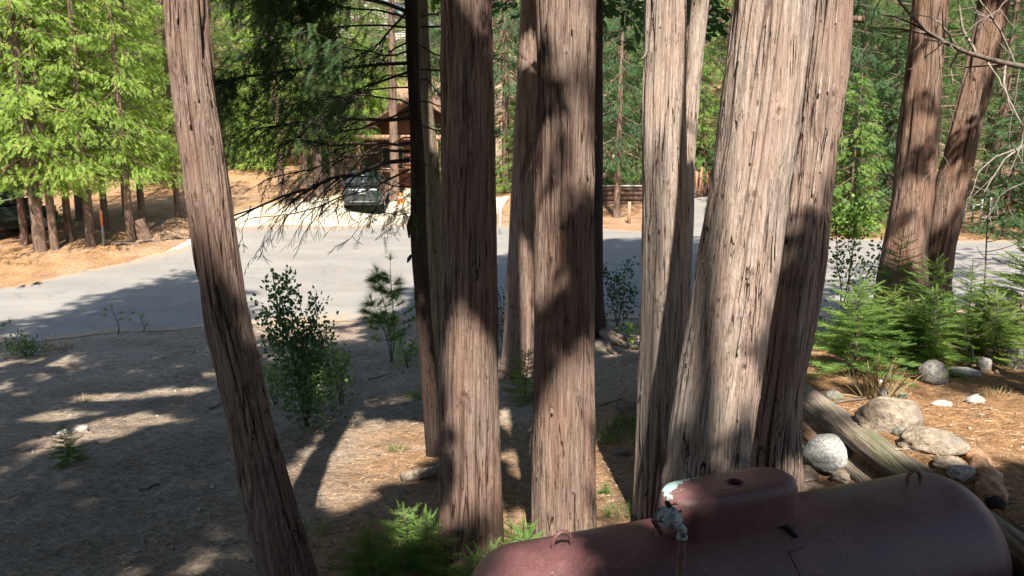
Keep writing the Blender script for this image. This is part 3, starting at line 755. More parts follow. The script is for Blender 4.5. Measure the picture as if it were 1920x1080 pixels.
ph = np.concatenate([np.linspace(-np.pi / 2, 0, 26), np.linspace(0, np.pi / 2, 26)])
HL = .30
xs_ = np.concatenate([-(TH_ - HL) + HL * np.sin(ph[:26]), np.linspace(-(TH_ - HL), TH_ - HL, 50)[1:-1], (TH_ - HL) + HL * np.sin(ph[26:])])
rs_ = np.concatenate([np.cos(ph[:26]) ** .82, np.ones(48), np.cos(ph[26:]) ** .82]) * TR
rs_ = np.maximum(rs_, .002)
seam = .0035 * (np.exp(-((xs_ + TH_ - HL - .02) / .012) ** 2) + np.exp(-((xs_ - TH_ + HL + .02) / .012) ** 2))
th = np.linspace(0, 2 * np.pi, na, endpoint=False)
XX, TT = np.meshgrid(xs_, th, indexing='ij'); RR = (rs_ + seam)[:, None] + .0015 * vnoise(XX * 5, np.cos(TT) * 2, np.sin(TT) * 2, 4)
V = TCEN + XX[..., None] * AX + (RR * np.cos(TT))[..., None] * NX + (RR * np.sin(TT))[..., None] * np.array([0, 0, 1.0])
mb = MB().rings(V); shell = mb.build("shell", PAINT, tank, smooth=True)
# dome: stadium loft, with a real hole in its lid
DS0, DHL, DHW = -.15, .40, .15
nd_ = 72
def stadium(hl, hw, z):
    t = np.linspace(0, 2 * np.pi, nd_, endpoint=False)
    c, s_ = np.cos(t), np.sin(t)
    x = np.sign(c) * (hl - hw) * np.minimum(1, np.abs(c) * 3.4) + hw * c
    y = hw * s_ * (1 + .02 * (np.abs(c) < .3))
    return np.array([tk(DS0 + a, b, z) for a, b in zip(x, y)])
zt = TR + .205
prof = [(1.02, TR - .10), (1.02, TR - .04), (1.0, TR + .02), (.985, TR + .10), (.965, TR + .14), (.925, TR + .168), (.86, TR + .188), (.77, zt - .008), (.66, zt - .002), (.55, zt)]
Rg = [stadium(DHL * (1 - (1 - k) * .42), DHW * k, z) for k, z in prof]
hole_c = np.array([.015, .02]); t_ = np.linspace(0, 2 * np.pi, nd_, endpoint=False)
hole = lambda z, r=.042: np.array([tk(DS0 + hole_c[0] + r * math.cos(a), hole_c[1] + r * math.sin(a), z) for a in t_])
Rg += [Rg[-1] * .5 + hole(zt + .001) * .5, hole(zt + .001, .062), hole(zt + .001, .052), hole(zt + .004, .047), hole(zt + .003, .044), hole(zt - .001, .042), hole(zt - .02, .041), hole(zt - .09, .041)]
mb = MB().rings(np.array(Rg))
dome = mb.build("dome_cover", PAINT, tank, smooth=True)
v = np.empty(len(dome.data.vertices) * 3); dome.data.vertices.foreach_get('co', v); v = v.reshape(-1, 3) + np.array(tank.location) - TCEN
sx, sz = v @ AX - DS0, v[:, 2] - TR; sn = v @ NX
fl = .36 * np.exp(-((sx + .34) / .11) ** 2) * sstep(.15, .19, sz) * sstep(.10, -.02, sn) + .22 * sstep(-.04, -.12, sn) * sstep(.15, .19, sz) * sstep(.1, -.2, sx) + .26 * np.exp(-((sx - .30) / .07) ** 2 - ((sn + .02) / .08) ** 2) * sstep(.17, .2, sz) + .16 * sstep(.13, .19, sz) * (1 - sstep(.2, .213, sz))
a_ = dome.data.attributes.new("flaked", 'FLOAT', 'POINT'); a_.data.foreach_set('value', fl.astype(np.float32))
MB().tube(hole(zt - .085)[::12] * .0 + np.array([tk(DS0 + hole_c[0], hole_c[1], zt - .085), tk(DS0 + hole_c[0], hole_c[1], zt - .088)] * 3)[:6], [.038] * 6, 10).build("hole_dark_disc", BLACKM, dome)  # black disc stands in for the darkness inside the hole
# lifting lugs
def lug(s_, size, mat):
    m_ = MB(); a = np.linspace(0, np.pi, 15)
    pts = [tk(s_ - size, 0, TR - .02)] + [tk(s_ - size * math.cos(x), 0, TR + .02 + size * 1.25 * math.sin(x)) for x in a] + [tk(s_ + size, 0, TR - .02)]
    m_.tube(pts, .0115, 10)
    return m_.build("lifting_lug", mat, tank, smooth=True)
lug(-1.10, .05, PAINT); lug(1.09, .048, RUST)
# data plate outline: a thin raised plate on the shell facing the camera
def shell_pt(s_, ang, lift):
    return TCEN + AX * s_ + (TR + lift) * (math.cos(ang) * NX + math.sin(ang) * np.array([0, 0, 1.0]))
for (sa, aa, sb_, ab) in ((.03, R(54), .13, R(55)), (.03, R(54), .04, R(37)), (.04, R(37), .16, R(37))):
    u = np.linspace(0, 1, 9)
    MB().tube([shell_pt(sa + (sb_ - sa) * q, aa + (ab - aa) * q, .002) for q in u], .0035, 5).build("weld_bead", RUST, tank)
# a short black fitting lying against the shell below the dome
m_ = MB(); m_.tube([shell_pt(.09, R(70), .012), shell_pt(.105, R(66), .02), shell_pt(.12, R(62), .012)], [.011, .014, .012], 8)
m_.tube([shell_pt(.06, R(71), .008), shell_pt(.11, R(70), .012), shell_pt(.15, R(71), .006)], [.006, .007, .004], 6); m_.build("gauge_fitting", BLACKM, tank)
# needles and bark flakes lying on the shell
gg = np.random.default_rng(8); mlit = MB(); nl = 170
ss_ = gg.uniform(-1.25, 1.25, nl); aa_ = np.pi / 2 + gg.normal(0, .5, nl) - .15
pp_ = np.array([shell_pt(a, b, .003) for a, b in zip(ss_, aa_)]); nn_ = np.array([math.cos(b) * NX + math.sin(b) * np.array([0, 0, 1.0]) for b in aa_]); an_ = gg.uniform(0, 6.3, nl)
dd_ = np.cos(an_)[:, None] * AX + np.sin(an_)[:, None] * np.cross(nn_, AX)
okk = np.abs(ss_ - DS0) > .45; ln_ = gg.uniform(.008, .04, nl)
Mx_ = np.stack([dd_, np.cross(nn_, dd_), nn_], -1) * np.stack([ln_, gg.uniform(.0015, .004, nl), np.full(nl, .002)], 1)[:, None, :]
mlit.scatter([(-.5, -.5, 0), (.5, -.5, .6), (.5, .5, .6), (-.5, .5, 0)], [(0, 1, 2, 3)], None, Mx_[okk], pp_[okk])
tag(mlit.build("fallen_needles", TWIG_PALE, tank), kind='stuff')
# legs
for s_ in (-.95, .95):
    m_ = MB(); Mx = np.eye(4); Mx[:3, 0] = AX; Mx[:3, 1] = NX; Mx[:3, 3] = tk(s_, 0, 0)
    m_.box((-.05, -.28, -TR - .14), (.05, .28, -TR + .06), 0, Mx); m_.build("saddle_leg", RUST, tank)
# regulator on its riser pipe, hose back to the dome
rc = at(1256, 970, 3.62)
reg = thing("gas_regulator", "grey corroded gas regulator on a rusty riser pipe in front of the tank dome", "regulator", (rc[0], rc[1], float(terrain(rc[0], rc[1]))))
tiltM = frames(np.array([[.15, -.50, .85]]))[0]          # local x = regulator axis, up and towards the viewer
def disc(prof_, n=28, lob=0.0):
    out = []
    for h_, r_ in prof_:
        a = np.linspace(0, 2 * np.pi, n, endpoint=False); rr_ = .86 * r_ * (1 + lob * np.maximum(0, np.cos(a * 6)) ** 3)
        out.append(rc + np.outer(np.full(n, h_), tiltM[:, 0]) + np.outer(rr_ * np.cos(a), tiltM[:, 1]) + np.outer(rr_ * np.sin(a), tiltM[:, 2]))
    return np.array(out)
m_ = MB(); m_.rings(disc([(-.035, .004), (-.035, .042), (-.02, .058), (-.008, .06)]), cap0=True)
m_.rings(disc([(-.006, .069), (.006, .069)], lob=.06), cap0=True, cap1=True)
m_.rings(disc([(.006, .058), (.016, .053), (.026, .036), (.032, .026), (.055, .024), (.058, .018), (.058, .004)]), cap1=True)
m_.build("body", IRON, reg, smooth=False)
for k in range(6):
    a = k * math.pi / 3 + .3; q = rc + tiltM @ np.array([.006, .062 * math.cos(a), .062 * math.sin(a)])
    MB().tube([q, q + tiltM[:, 0] * .008], .006, 6).build("bolt", RUST, reg)
el0 = rc + tiltM @ np.array([-.012, -.01, -.045])
ptop = at(1279, 1004, 3.585)
m_ = MB(); m_.tube([rc + (.015, -.03, -.02), rc + (.038, -.048, -.022), ptop + (0, -.002, .028), ptop + (0, 0, -.005)], [.02, .022, .022, .021], 12)
m_.tube([ptop + (0, 0, -.003), ptop + (0, 0, -.014)], .026, 12); m_.build("elbow", IRON, reg, smooth=True)
gz_ = float(terrain(ptop[0], ptop[1]))
MB().tube([ptop + (0, 0, -.012), (ptop[0], ptop[1], gz_ - .1)], .0195, 14).build("riser_pipe", RUST, reg, smooth=True)
m_ = MB(); hp = tk(DS0 - .36, .10, TR + .05)
m_.tube([rc + (-.03, .01, -.01), rc + (-.07, .03, -.03), (rc + hp) / 2 + (-.06, 0, -.05), hp], [.012, .013, .013, .012], 8); m_.build("hose", RUST, reg, smooth=True)
m_ = MB(); tp = rc + tiltM @ np.array([.055, -.005, .02])
m_.tube([tp, tp + (-.012, .01, .012), tp + (-.02, .02, .018)], [.011, .013, .008], 8); m_.build("vent_cap", BLACKM, reg)
MB().tube([rc + (-.035, -.02, .02), rc + (-.07, -.03, -.02), rc + (-.085, -.03, -.075)], [.003, .003, .0025], 5).build("wire", RUST, reg)
m_ = MB(); m_.tube([tp + (.005, 0, .01), tp + (.02, -.006, .02), tp + (.03, 0, .012)], [.003, .004, .003], 5); m_.build("red_tab", PLAIN("red_plastic", (.42, .05, .06)), reg)

# ================================================================== RETAINING LOGS, BOULDERS, ROTTEN LOG
def log_mesh(a, b, r, seed, n=26, k=60, bow=0.0):
    a, b = np.asarray(a, float), np.asarray(b, float); u = np.linspace(0, 1, k); d = unit(b - a)
    A = unit(np.cross(d, (0, 0, 1))); B = np.cross(A, d)
    th = np.linspace(0, 2 * np.pi, n, endpoint=False); U, T = np.meshgrid(u, th, indexing='ij'); Ln = np.linalg.norm(b - a)
    Rr = r * (1 + .05 * vnoise(U * Ln * 2, np.cos(T), np.sin(T), seed) + .03 * vnoise(U * Ln * 3, np.cos(T) * 7, np.sin(T) * 7, seed + 1) - .10 * np.exp(-(vnoise(U * Ln * .8, np.cos(T) * 2.4, np.sin(T) * 2.4, seed + 5) / .035) ** 2))
    P = a + (b - a) * U[..., None] + bow * np.sin(U * np.pi)[..., None] * B + (Rr * np.cos(T))[..., None] * A + (Rr * np.sin(T))[..., None] * B
    return MB().rings(P, cap0=True, cap1=True)
L0 = at(1503, 742, 7.55); L1 = np.array([3.13, 3.0, 2.46])
def lpt(u): return L0 + (L1 - L0) * u
def put_log(mb, name, label, mat, origin):
    o = mb.build(name, mat, None, smooth=True, origin=origin); return tag(o, label, "log")
q0, q1 = lpt(0), lpt(1)
put_log(log_mesh(q0, q1, .118, 5, k=120), "retaining_log", "long weathered grey log edging the needle covered terrace above the tank", LOGWOOD, q0)
put_log(log_mesh(q0 + (-.03, 0.02, -.235), q1 + (-.03, 0, -.235), .112, 9, k=100), "retaining_log", "lower retaining log in shadow beneath the long weathered one", LOGWOOD, q0)
q = at(1500, 800, 6.9)
put_log(log_mesh(q, at(1552, 850, 6.6), .055, 15, k=24), "short_log", "short reddish log end wedged beside the big trunk under the retaining logs", ROTWOOD, q)

def rock_mb(c, rad, seed, rot=0.0, n=40, k=26, rough=.22, sink=.0):
    u = np.linspace(-np.pi / 2, np.pi / 2, k); t = np.linspace(0, 2 * np.pi, n, endpoint=False)
    U, T = np.meshgrid(u, t, indexing='ij')
    d = np.stack([np.cos(U) * np.cos(T), np.cos(U) * np.sin(T), np.sin(U)], -1)
    f = 1 + rough * fbm(d[..., 0] * 1.5 + seed, d[..., 1] * 1.5, d[..., 2] * 1.5, seed, 2) + max(rough, .18) * .34 * fbm(d[..., 0] * 5, d[..., 1] * 5, d[..., 2] * 5, seed + 4, 3)
    # a few flat broken faces
    g = np.random.default_rng(seed)
    for _ in range(7):
        nv = unit(g.normal(size=3)); h = g.uniform(.74, .93); dp = d @ nv
        f = np.where(dp * f > h, h / np.maximum(dp, 1e-3) * .5 + f * .5 * .98, f)
    P = d * f[..., None] * np.asarray(rad)
    c_, s_ = math.cos(rot), math.sin(rot)
    P = P @ np.array([[c_, s_, 0], [-s_, c_, 0], [0, 0, 1]])
    return MB().rings(P + np.asarray(c), cap0=True, cap1=True)
def rock(label, px, py, Y, rad, mat, seed, rot=0, name="boulder", dz=0.0, rough=.22, on_ground=True):
    """px, py: the rock's centre in the photo; Y: its distance; sits down to the ground there"""
    c = np.array(ground_at(px, py + 900 * rad[2] / Y * .4, max(3.5, Y - 2.2)))
    c[2] += rad[2] * .42 + dz
    o = rock_mb(c, rad, seed, rot, rough=rough).build(name, mat, None, smooth=True, origin=c)
    return tag(o, label, "rock")
rock("rounded white granite boulder in the pit below the retaining logs", 1564, 858, 6.55, (.245, .20, .175), ROCK_PALE, 3, name="boulder", on_ground=False, rough=.10)
rock("small grey stone at the foot of the twin trunk left of the white boulder", 1492, 852, 6.45, (.085, .09, .085), ROCK, 7, name="stone", on_ground=False)
rock("flat pale slab of rock between the tank dome and the white boulder", 1508, 893, 6.2, (.10, .12, .06), ROCK_TAN, 9, name="stone", on_ground=False)
rock("low tan stone on the needles below the white boulder, against the tank", 1585, 897, 6.15, (.13, .10, .05), ROCK_TAN, 12, name="stone", on_ground=False)
rock("largest sunlit tan boulder on the needle covered terrace", 1668, 792, 6.75, (.27, .23, .17), ROCK_TAN, 15, .3, on_ground=False, rough=.18)
rock("half buried grey and tan boulder right below the largest terrace boulder", 1745, 836, 6.2, (.24, .17, .11), ROCK_TAN, 19, -.4, on_ground=False)
rock("dark wedge of stone at the left end of the half buried boulder", 1686, 812, 6.25, (.05, .06, .05), ROCK_DARK, 77, .4, name="stone", on_ground=False)
rock("upright greenish brown boulder half hidden by the fir branches", 1750, 712, 8.3, (.145, .13, .15), ROCK_DARK, 23, name="boulder", on_ground=False)
rock("pale flat stone in the sun behind the upright brown boulder", 1808, 700, 9.0, (.18, .14, .045), ROCK_PALE, 27, name="stone", on_ground=False)
rock("upright pale stone under the yellow green fir at the right", 1845, 690, 9.0, (.07, .08, .10), ROCK, 29, name="stone", on_ground=False)
rock("dark boulder in the shade at the right edge", 1912, 680, 9.0, (.18, .15, .14), ROCK_DARK, 33, on_ground=False)
rock("small white stone alone on the sunlit orange needles", 1764, 760, 7.3, (.09, .06, .03), ROCK, 35, name="stone", on_ground=False)
rock("lumpy white stone at the right on the sunlit orange needles", 1828, 753, 7.4, (.085, .06, .05), ROCK, 37, name="stone", on_ground=False)
rock("bluish dark stone lying at the top end of the retaining log", 1562, 746, 7.4, (.09, .08, .05), ROCK_DARK, 39, name="stone", on_ground=False)
rock("brown stone in the needles above the largest terrace boulder", 1672, 744, 7.6, (.13, .09, .05), ROCK_DARK, 43, name="stone", on_ground=False)
rock("grey stone tucked under the rotten log on the terrace", 1806, 893, 5.35, (.11, .09, .06), ROCK, 45, name="stone", on_ground=False)
rock("rusty brown stone against the left side of the rotten log", 1778, 876, 5.5, (.11, .09, .055), ROCK_TAN, 46, name="stone", on_ground=False)
rock("grey block of stone in the shade between the centre cedars", 1165, 853, 8.2, (.09, .07, .05), ROCK_DARK, 47, name="stone", on_ground=False)
rock("dark stone under the low ridges beside the pale cedar", 1172, 768, 9.8, (.14, .1, .08), ROCK_DARK, 49, name="stone", on_ground=False)
rock("small pale stone at left in the dappled clearing, left of its angular neighbour", 118, 815, 10.4, (.085, .07, .05), ROCK, 51, name="stone")
rock("pale angular stone in the dappled clearing at left, right of a smaller pale one", 152, 807, 10.5, (.10, .07, .055), ROCK, 53, name="stone")
# rotten log: crumbling upper face, dark broken end
ra, rb2 = at(1824, 856, 5.9), at(1866, 944, 4.95)
m_ = log_mesh(ra, rb2, .085, 61, n=28, k=46, bow=.02)
v = np.vstack(m_.v); v += .022 * np.stack([fbm(v[:, 0] * 14, v[:, 1] * 14, v[:, 2] * 14, s_, 3) for s_ in (1, 2, 3)], 1); m_.v = [v]
rl = tag(m_.build("rotten_log", ROTWOOD, None, smooth=False, origin=ra), "crumbling orange rotten log lying on the terrace beside the tank end", "log")
d_ = unit(rb2 - ra)
m_ = MB().tube([rb2 - d_ * .01, rb2 + d_ * .012], [.07, .05], 12); m_.build("dark_end", BLACKM, rl)  # black cap over the log's near end
hl = np.array(ground_at(795, 902))
put_log(log_mesh(hl + (-.22, -.06, .05), hl + (.28, .16, .07), .055, 71, k=24), "fallen_log", "short grey log half buried in the litter left of the centre cedar", LOGWOOD, hl)

# ================================================================== FOLIAGE TEMPLATES
def fir_spray_t(n=20, seed=0):
    g = np.random.default_rng(seed); v, t = [], []
    def tri(a, b, w):
        a, b = np.array(a), np.array(b); d = unit(b - a); p = unit(np.cross(d, (0.1, .2, 1))) * w; k = len(v)
        v.extend([a - p, a + p, b]); t.append((k, k + 1, k + 2))
    tri((0, 0, 0), (1.0, 0, 0), .012)
    for i in range(n):
        x = (i + .5) / n
        for sg in (-1, 1):
            tri((x, 0, 0), (x + .07 + g.uniform(-.02, .02), sg * (.17 - .06 * x + g.uniform(-.02, .02)), .03 + g.uniform(-.05, .05)), .024)
        if i % 2: tri((x, 0, 0), (x + .07, g.uniform(-.09, .09), .14), .02)
    for sg in (-.5, 0, .5): tri((1, 0, 0), (1.14, sg * .12, .02), .016)
    return np.array(v), None, np.array(t)
def cedar_spray_t(seed=0, n=8, ln=.31, wd=.032):
    g = np.random.default_rng(seed); v, q = [], []
    def leaf(a, d, L_, w):
        a = np.array(a); d = unit(np.array(d)); p = unit(np.cross(d, (0, 0, 1))) * w; k = len(v)
        z = np.array([0, 0, g.uniform(-.02, .02)])
        v.extend([a - p * .35, a + d * L_ * .55 - p + z, a + d * L_, a + d * L_ * .55 + p - z]); q.append((k, k + 1, k + 2, k + 3))
    for i in range(n):
        x = (i + .4) / n * .85
        for sg in (-1, 1):
            leaf((x, 0, -.12 * x * x), (.8, sg * g.uniform(.4, .8), -.15 - .4 * x + g.uniform(-.25, .25)), ln * (1 - .35 * abs(x - .35)) * g.uniform(.75, 1.2), wd)
    leaf((.8, 0, -.08), (1, 0, -.35), ln, wd)
    return np.array(v), np.array(q), None
def pine_tuft_t(n=22, seed=0, w=.012, spread=1.1):
    g = np.random.default_rng(seed); v, t = [], []
    for i in range(n):
        a = g.uniform(0, 2 * np.pi); e = g.uniform(.15, spread)
        d = np.array([math.cos(e), math.sin(e) * math.cos(a), math.sin(e) * math.sin(a)]); L_ = g.uniform(.75, 1.05)
        p = unit(np.cross(d, g.normal(size=3))) * w; b = np.array([g.uniform(-.15, .1), 0, 0]); k = len(v)
        v.extend([b - p, b + p, b + d * L_ + np.array([0, 0, -.08 * L_])]); t.append((k, k + 1, k + 2))
    return np.array(v), None, np.array(t)
FIR = [fir_spray_t(20, k) for k in range(3)]
FIR_LO = fir_spray_t(11, 7)
CED = [cedar_spray_t(k) for k in range(3)]
CED_LO = cedar_spray_t(5, 4, .42, .095)
TUFT = [pine_tuft_t(24, k) for k in range(3)]
TUFT_FINE = pine_tuft_t(54, 9, .011, 1.35)
def put(mb, tmpl, pos, d, size, roll=None, up=(0, 0, 1)):
    pos = np.asarray(pos, float)
    if len(pos) == 0: return
    M = frames(d, roll, up) * np.broadcast_to(np.asarray(size, float).reshape(-1, 1, 1), (len(pos), 1, 1))
    mb.scatter(tmpl[0], tmpl[1], tmpl[2], M, pos)

# ================================================================== CROWNS OVER THE CLEARING
# Dappled light: unseen foliage above the frame and behind the viewer, shaped to cast it.
# A spray of leaves is left out wherever it would shade a chosen sunlit spot.
SU = np.array([math.cos(SUN_AZ), math.sin(SUN_AZ), 0.0])          # across the sunbeams
SV = np.cross(S, SU); SV = SV if SV[2] > 0 else -SV
def sunplane(P):
    P = np.asarray(P, float); return np.stack([P @ SU, P @ SV], -1)
beams = []
def beam(P, r, ry=None): beams.append((*sunplane(P), r, ry or r))
def beam_px(px, py, Y, r, ry=None): beam(at(px, py, Y), r, ry)
def beam_g(px, py, r, ry=None): beam(ground_at(px, py), r, ry)

for a in [(350, 40, 5.5, .14), (372, 175, 5.5, .15), (388, 310, 5.5, .15), (405, 410, 5.5, .12),
          (1235, 0, 7, .26), (1235, 120, 7, .26), (1235, 240, 7, .26), (1232, 360, 7, .26), (1230, 480, 7, .22), (1225, 600, 7, .2),
          (1450, -40, 5.7, .36), (1440, 80, 5.7, .36), (1420, 200, 5.7, .36), (1400, 320, 5.7, .34), (1375, 440, 5.7, .30), (1355, 560, 5.7, .26), (1345, 660, 5.7, .24), (1300, 850, 5.7, .12), (1380, 850, 5.7, .1),
          (1550, 10, 6.1, .3), (1540, 130, 6.1, .28), (1525, 240, 6.1, .24), (1505, 330, 6.1, .16),
          (1060, 0, 6.2, .2), (1090, 60, 6.2, .12), (1088, 280, 6.2, .12), (1070, 790, 6.2, .18), (1050, 870, 6.2, .2), (1065, 950, 6.2, .2),
          (880, 20, 6, .1), (890, 690, 6, .14), (880, 770, 6, .17), (890, 850, 6, .18), (900, 930, 6, .16),
          (975, 520, 14.1, .3), (972, 590, 14.1, .34), (970, 670, 14.1, .34), (985, 100, 14.1, .2),
          (1306, 60, 12, .26), (1300, 160, 12, .26), (1290, 260, 12, .22),
          (1745, 50, 11.9, .18), (1725, 150, 11.9, .13), (1715, 260, 11.9, .14), (1705, 380, 11.9, .16), (1700, 470, 11.9, .14), (1740, 190, 11.9, .1),
          (1850, 60, 12.2, .14), (1818, 150, 12.2, .2), (1795, 215, 12.2, .14), (1770, 340, 12.2, .12), (1765, 410, 12.2, .12),
          (1015, 1045, 3.62, .17), (965, 1060, 3.5, .14), (1065, 1015, 3.75, .1), (1290, 905, 4.0, .07), (1250, 915, 3.95, .06),
          (970, 975, 5.4, .16), (1020, 975, 5.5, .14), (760, 975, 5.9, .14),
          (1545, 825, 6.5, .1), (1500, 895, 6.2, .1),
          (1860, 560, 9, .6), (1900, 500, 9, .6), (1880, 640, 9, .4), (1600, 690, 8.5, .5), (1700, 545, 9.5, .45), (1790, 520, 9.6, .22), (1640, 670, 8.6, .22), (1820, 620, 8.5, .25),
          (785, 780, 8.9, .16), (808, 740, 8.9, .12), (1860, 90, 7.2, .3), (1790, 60, 7.1, .25), (1890, 200, 7.0, .2), (1870, 300, 7.0, .2)]:
    beam_px(*a)
for a in [(960, 790, .14, .45), (966, 870, .13, .4), (1128, 800, .2, .45), (1145, 860, .24, .4), (1172, 940, .26, .3),
          (1118, 840, .26, .4), (1120, 920, .26, .3), (740, 800, .5, .3), (640, 830, .36, .4), (640, 900, .34, .36), (780, 840, .34, .28), (720, 750, .4, .2), (700, 860, .3, .14), (640, 940, .2, .2), (560, 890, .14, .3), (720, 880, .2, .15), (840, 690, .3, .2), (650, 780, .2, .2), (770, 880, .14, .2),
          (200, 745, .5, .2), (250, 790, .5, .3), (120, 780, .36, .22), (330, 732, .42, .16), (110, 822, .3, .18), (180, 815, .3, .14), (395, 1035, .05, .05), (330, 1075, .05, .04), (60, 850, .06, .04), (420, 700, .25, .1),
          (1620, 765, .35, .3), (1700, 790, .35, .35), (1780, 770, .4, .3), (1860, 790, .4, .35), (1900, 760, .35, .25), (1740, 845, .3, .22), (1820, 830, .3, .2), (1560, 760, .2, .15), (1640, 830, .2, .2),
          (1135, 650, .16, .7), (1165, 660, .14, .6), (1700, 660, .3, .2), (1830, 660, .4, .2),
          (1560, 520, .5, .3), (1600, 560, .8, .2), (1580, 480, 1.0, .5), (1010, 570, .4, .3)]:
    beam_g(*a)
# the lit stretch of road and everything beyond it
for (x, y, rx, ry) in [(-4.5, 21.5, 1.8, 1.5), (-13.0, 21.3, 1.5, 2.0), (-8.6, 27.8, 4, 1.5), (-5, 26.5, 3.5, 3.5), (-9, 31, 5, 4), (-3, 31.5, 4, 3.5), (3.5, 35, 5, 2.2), (-5, 40, 9, 6), (-15, 31, 6, 5), (-12, 38, 9, 6), (9, 35, 4, 2.0), (-15.5, 25, 2.6, 2.4)]:
    beam(gpt(x, y), rx, ry * .77)
BE = np.array(beams)
def sunlit_gap(P, margin=.06):
    ab = sunplane(P)
    q = ((ab[:, None, 0] - BE[None, :, 0]) / (BE[None, :, 2] + margin)) ** 2 + ((ab[:, None, 1] - BE[None, :, 1]) / (BE[None, :, 3] + margin)) ** 2
    return q.min(1) < 1

def canopy(tree, cx, cy, z0, z1, rx, n, mat, seed, extra=None):
    g = np.random.default_rng(seed)
    u = g.random(n); z = z0 + (z1 - z0) * u
    rmax = rx * np.sqrt(np.clip(1 - ((u - .38) / .66) ** 2, .02, 1)); rr = rmax * np.sqrt(g.uniform(.04, 1, n)); a = g.uniform(0, 2 * np.pi, n)
    P = np.stack([cx + rr * np.cos(a), cy + rr * np.sin(a), z - .25 * rr], 1)
    D = np.stack([np.cos(a), np.sin(a), np.full(n, -.35)], 1)
    if extra is not None and len(extra):
        P = np.vstack([P, extra]); e = extra - np.array([cx, cy, 0]); D = np.vstack([D, np.stack([e[:, 0], e[:, 1], -.35 * np.hypot(e[:, 0], e[:, 1])], 1)])
    D = D + g.normal(0, .35, D.shape)
    # each spray is four or five leafy twigs; every twig stays clear of the gaps on its own
    k = 4; PP = np.repeat(P, k, 0) + g.normal(0, .26, (len(P) * k, 3)); DD = np.repeat(D, k, 0) + g.normal(0, .4, (len(P) * k, 3))
    keep = ~(sunlit_gap(PP, .05) | sunlit_gap(PP + unit(DD) * .24, .06) | sunlit_gap(PP + unit(DD) * .46, .05)); PP, DD = PP[keep], DD[keep]
    # the view past the frame's top edge stays open: low sprays in front of the lens are left out
    vis = (PP[:, 1] > .3) & (PP[:, 2] - 5 < PP[:, 1] * .135 + .5) & (PP[:, 1] < 14)
    PP, DD = PP[~vis], DD[~vis]
    mb = MB(); put(mb, CED_LO, PP, DD, g.uniform(.40, .58, len(PP)), g.normal(0, .6, len(PP)))
    o = mb.build("crown", mat, tree)
    # limbs carrying the sprays
    ml = MB(); idx = g.choice(len(P), min(26, len(P)), replace=False)
    for i in idx:
        b = np.array([cx, cy, P[i][2] + .3 * np.hypot(P[i][0] - cx, P[i][1] - cy)]); 
        if sunlit_gap(np.linspace(b, P[i], 5)).any(): continue
        ml.tube([b, (b + P[i]) / 2 + (0, 0, .12), P[i]], [.035, .022, .006], 5, cap=False)
    if ml.n: tag(ml.build("limbs", BARK_DARK, tree), kind='stuff')
    return o

# places that stay in the shade: extra sprays on the line from each of them to the sun
def shade(points, zlo, zhi, per=3, jit=.3, seed=0):
    g = np.random.default_rng(seed); P = np.repeat(np.asarray(points, float), per, 0); P = P + g.normal(0, jit, P.shape)
    t = (g.uniform(zlo, zhi, len(P)) - P[:, 2]) / S[2]
    return P + S * t[:, None]
def grid_pts(x0, x1, y0, y1, st):
    X, Y = np.meshgrid(np.arange(x0, x1, st), np.arange(y0, y1, st)); X, Y = X.ravel(), Y.ravel(); return np.stack([X, Y, terrain(X, Y)], 1)
SHP = [shade(grid_pts(-7.5, -.3, 4.5, 17.5, .5), 8, 14, 4, .25, 1),
       shade([tk(s_, n_, .3) for s_ in np.arange(-1.1, 1.7, .25) for n_ in (-.3, .1, .45)], 8.5, 13, 6, .14, 2),
       shade([at(880, py, 6) for py in range(20, 600, 40)], 9, 13, 6, .12, 3),
       shade([at(1050, py, 6.3) for py in (180, 240, 460, 520, 580, 640, 700)], 9, 13, 6, .12, 4),
       shade([at(px, py, 6.2) for px, py in ((1500, 430), (1490, 520), (1480, 600), (1470, 690), (1460, 780), (1450, 840))], 9, 13, 6, .1, 5),
       shade([at(px, 760, 5.75) for px in (1290, 1330, 1370)], 9, 13, 5, .1, 6),
       shade(grid_pts(2.6, 6, 3.5, 5.2, .4), 8, 13, 5, .2, 7),
       shade(grid_pts(2.2, 7, 8, 17, .6), 9, 14, 3, .3, 9),
       shade([at(450 + (py - 540) * .12, py, 5.5) for py in range(520, 1100, 40)], 9, 13, 6, .12, 8)]
road_l = [ground_at(px, py) for px in range(70, 385, 22) for py in range(int(640 - (px - 60) * .45) + 8, 645, 9)]
road_r = [ground_at(px, py) for px in range(725, 1210, 24) for py in range(int(565 - max(0, min(1, (px - 725) / 390)) * 108), 606, 9)]
road_f = [ground_at(px, py) for px in range(1330, 1920, 40) for py in range(475, 610, 13)]
SHP += [shade(road_l, 8.5, 14.5, 7, .25, 21), shade(road_r, 10, 17, 5, .35, 22), shade([ground_at(px, py) for px in range(1108, 1320, 16) for py in range(453, 600, 7)], 12, 18, 5, .3, 24), shade(road_f, 9, 16, 2, .4, 23)]
SHP = np.vstack(SHP)
OFF = []  # unseen cedars added to cast shade on the clearing and road
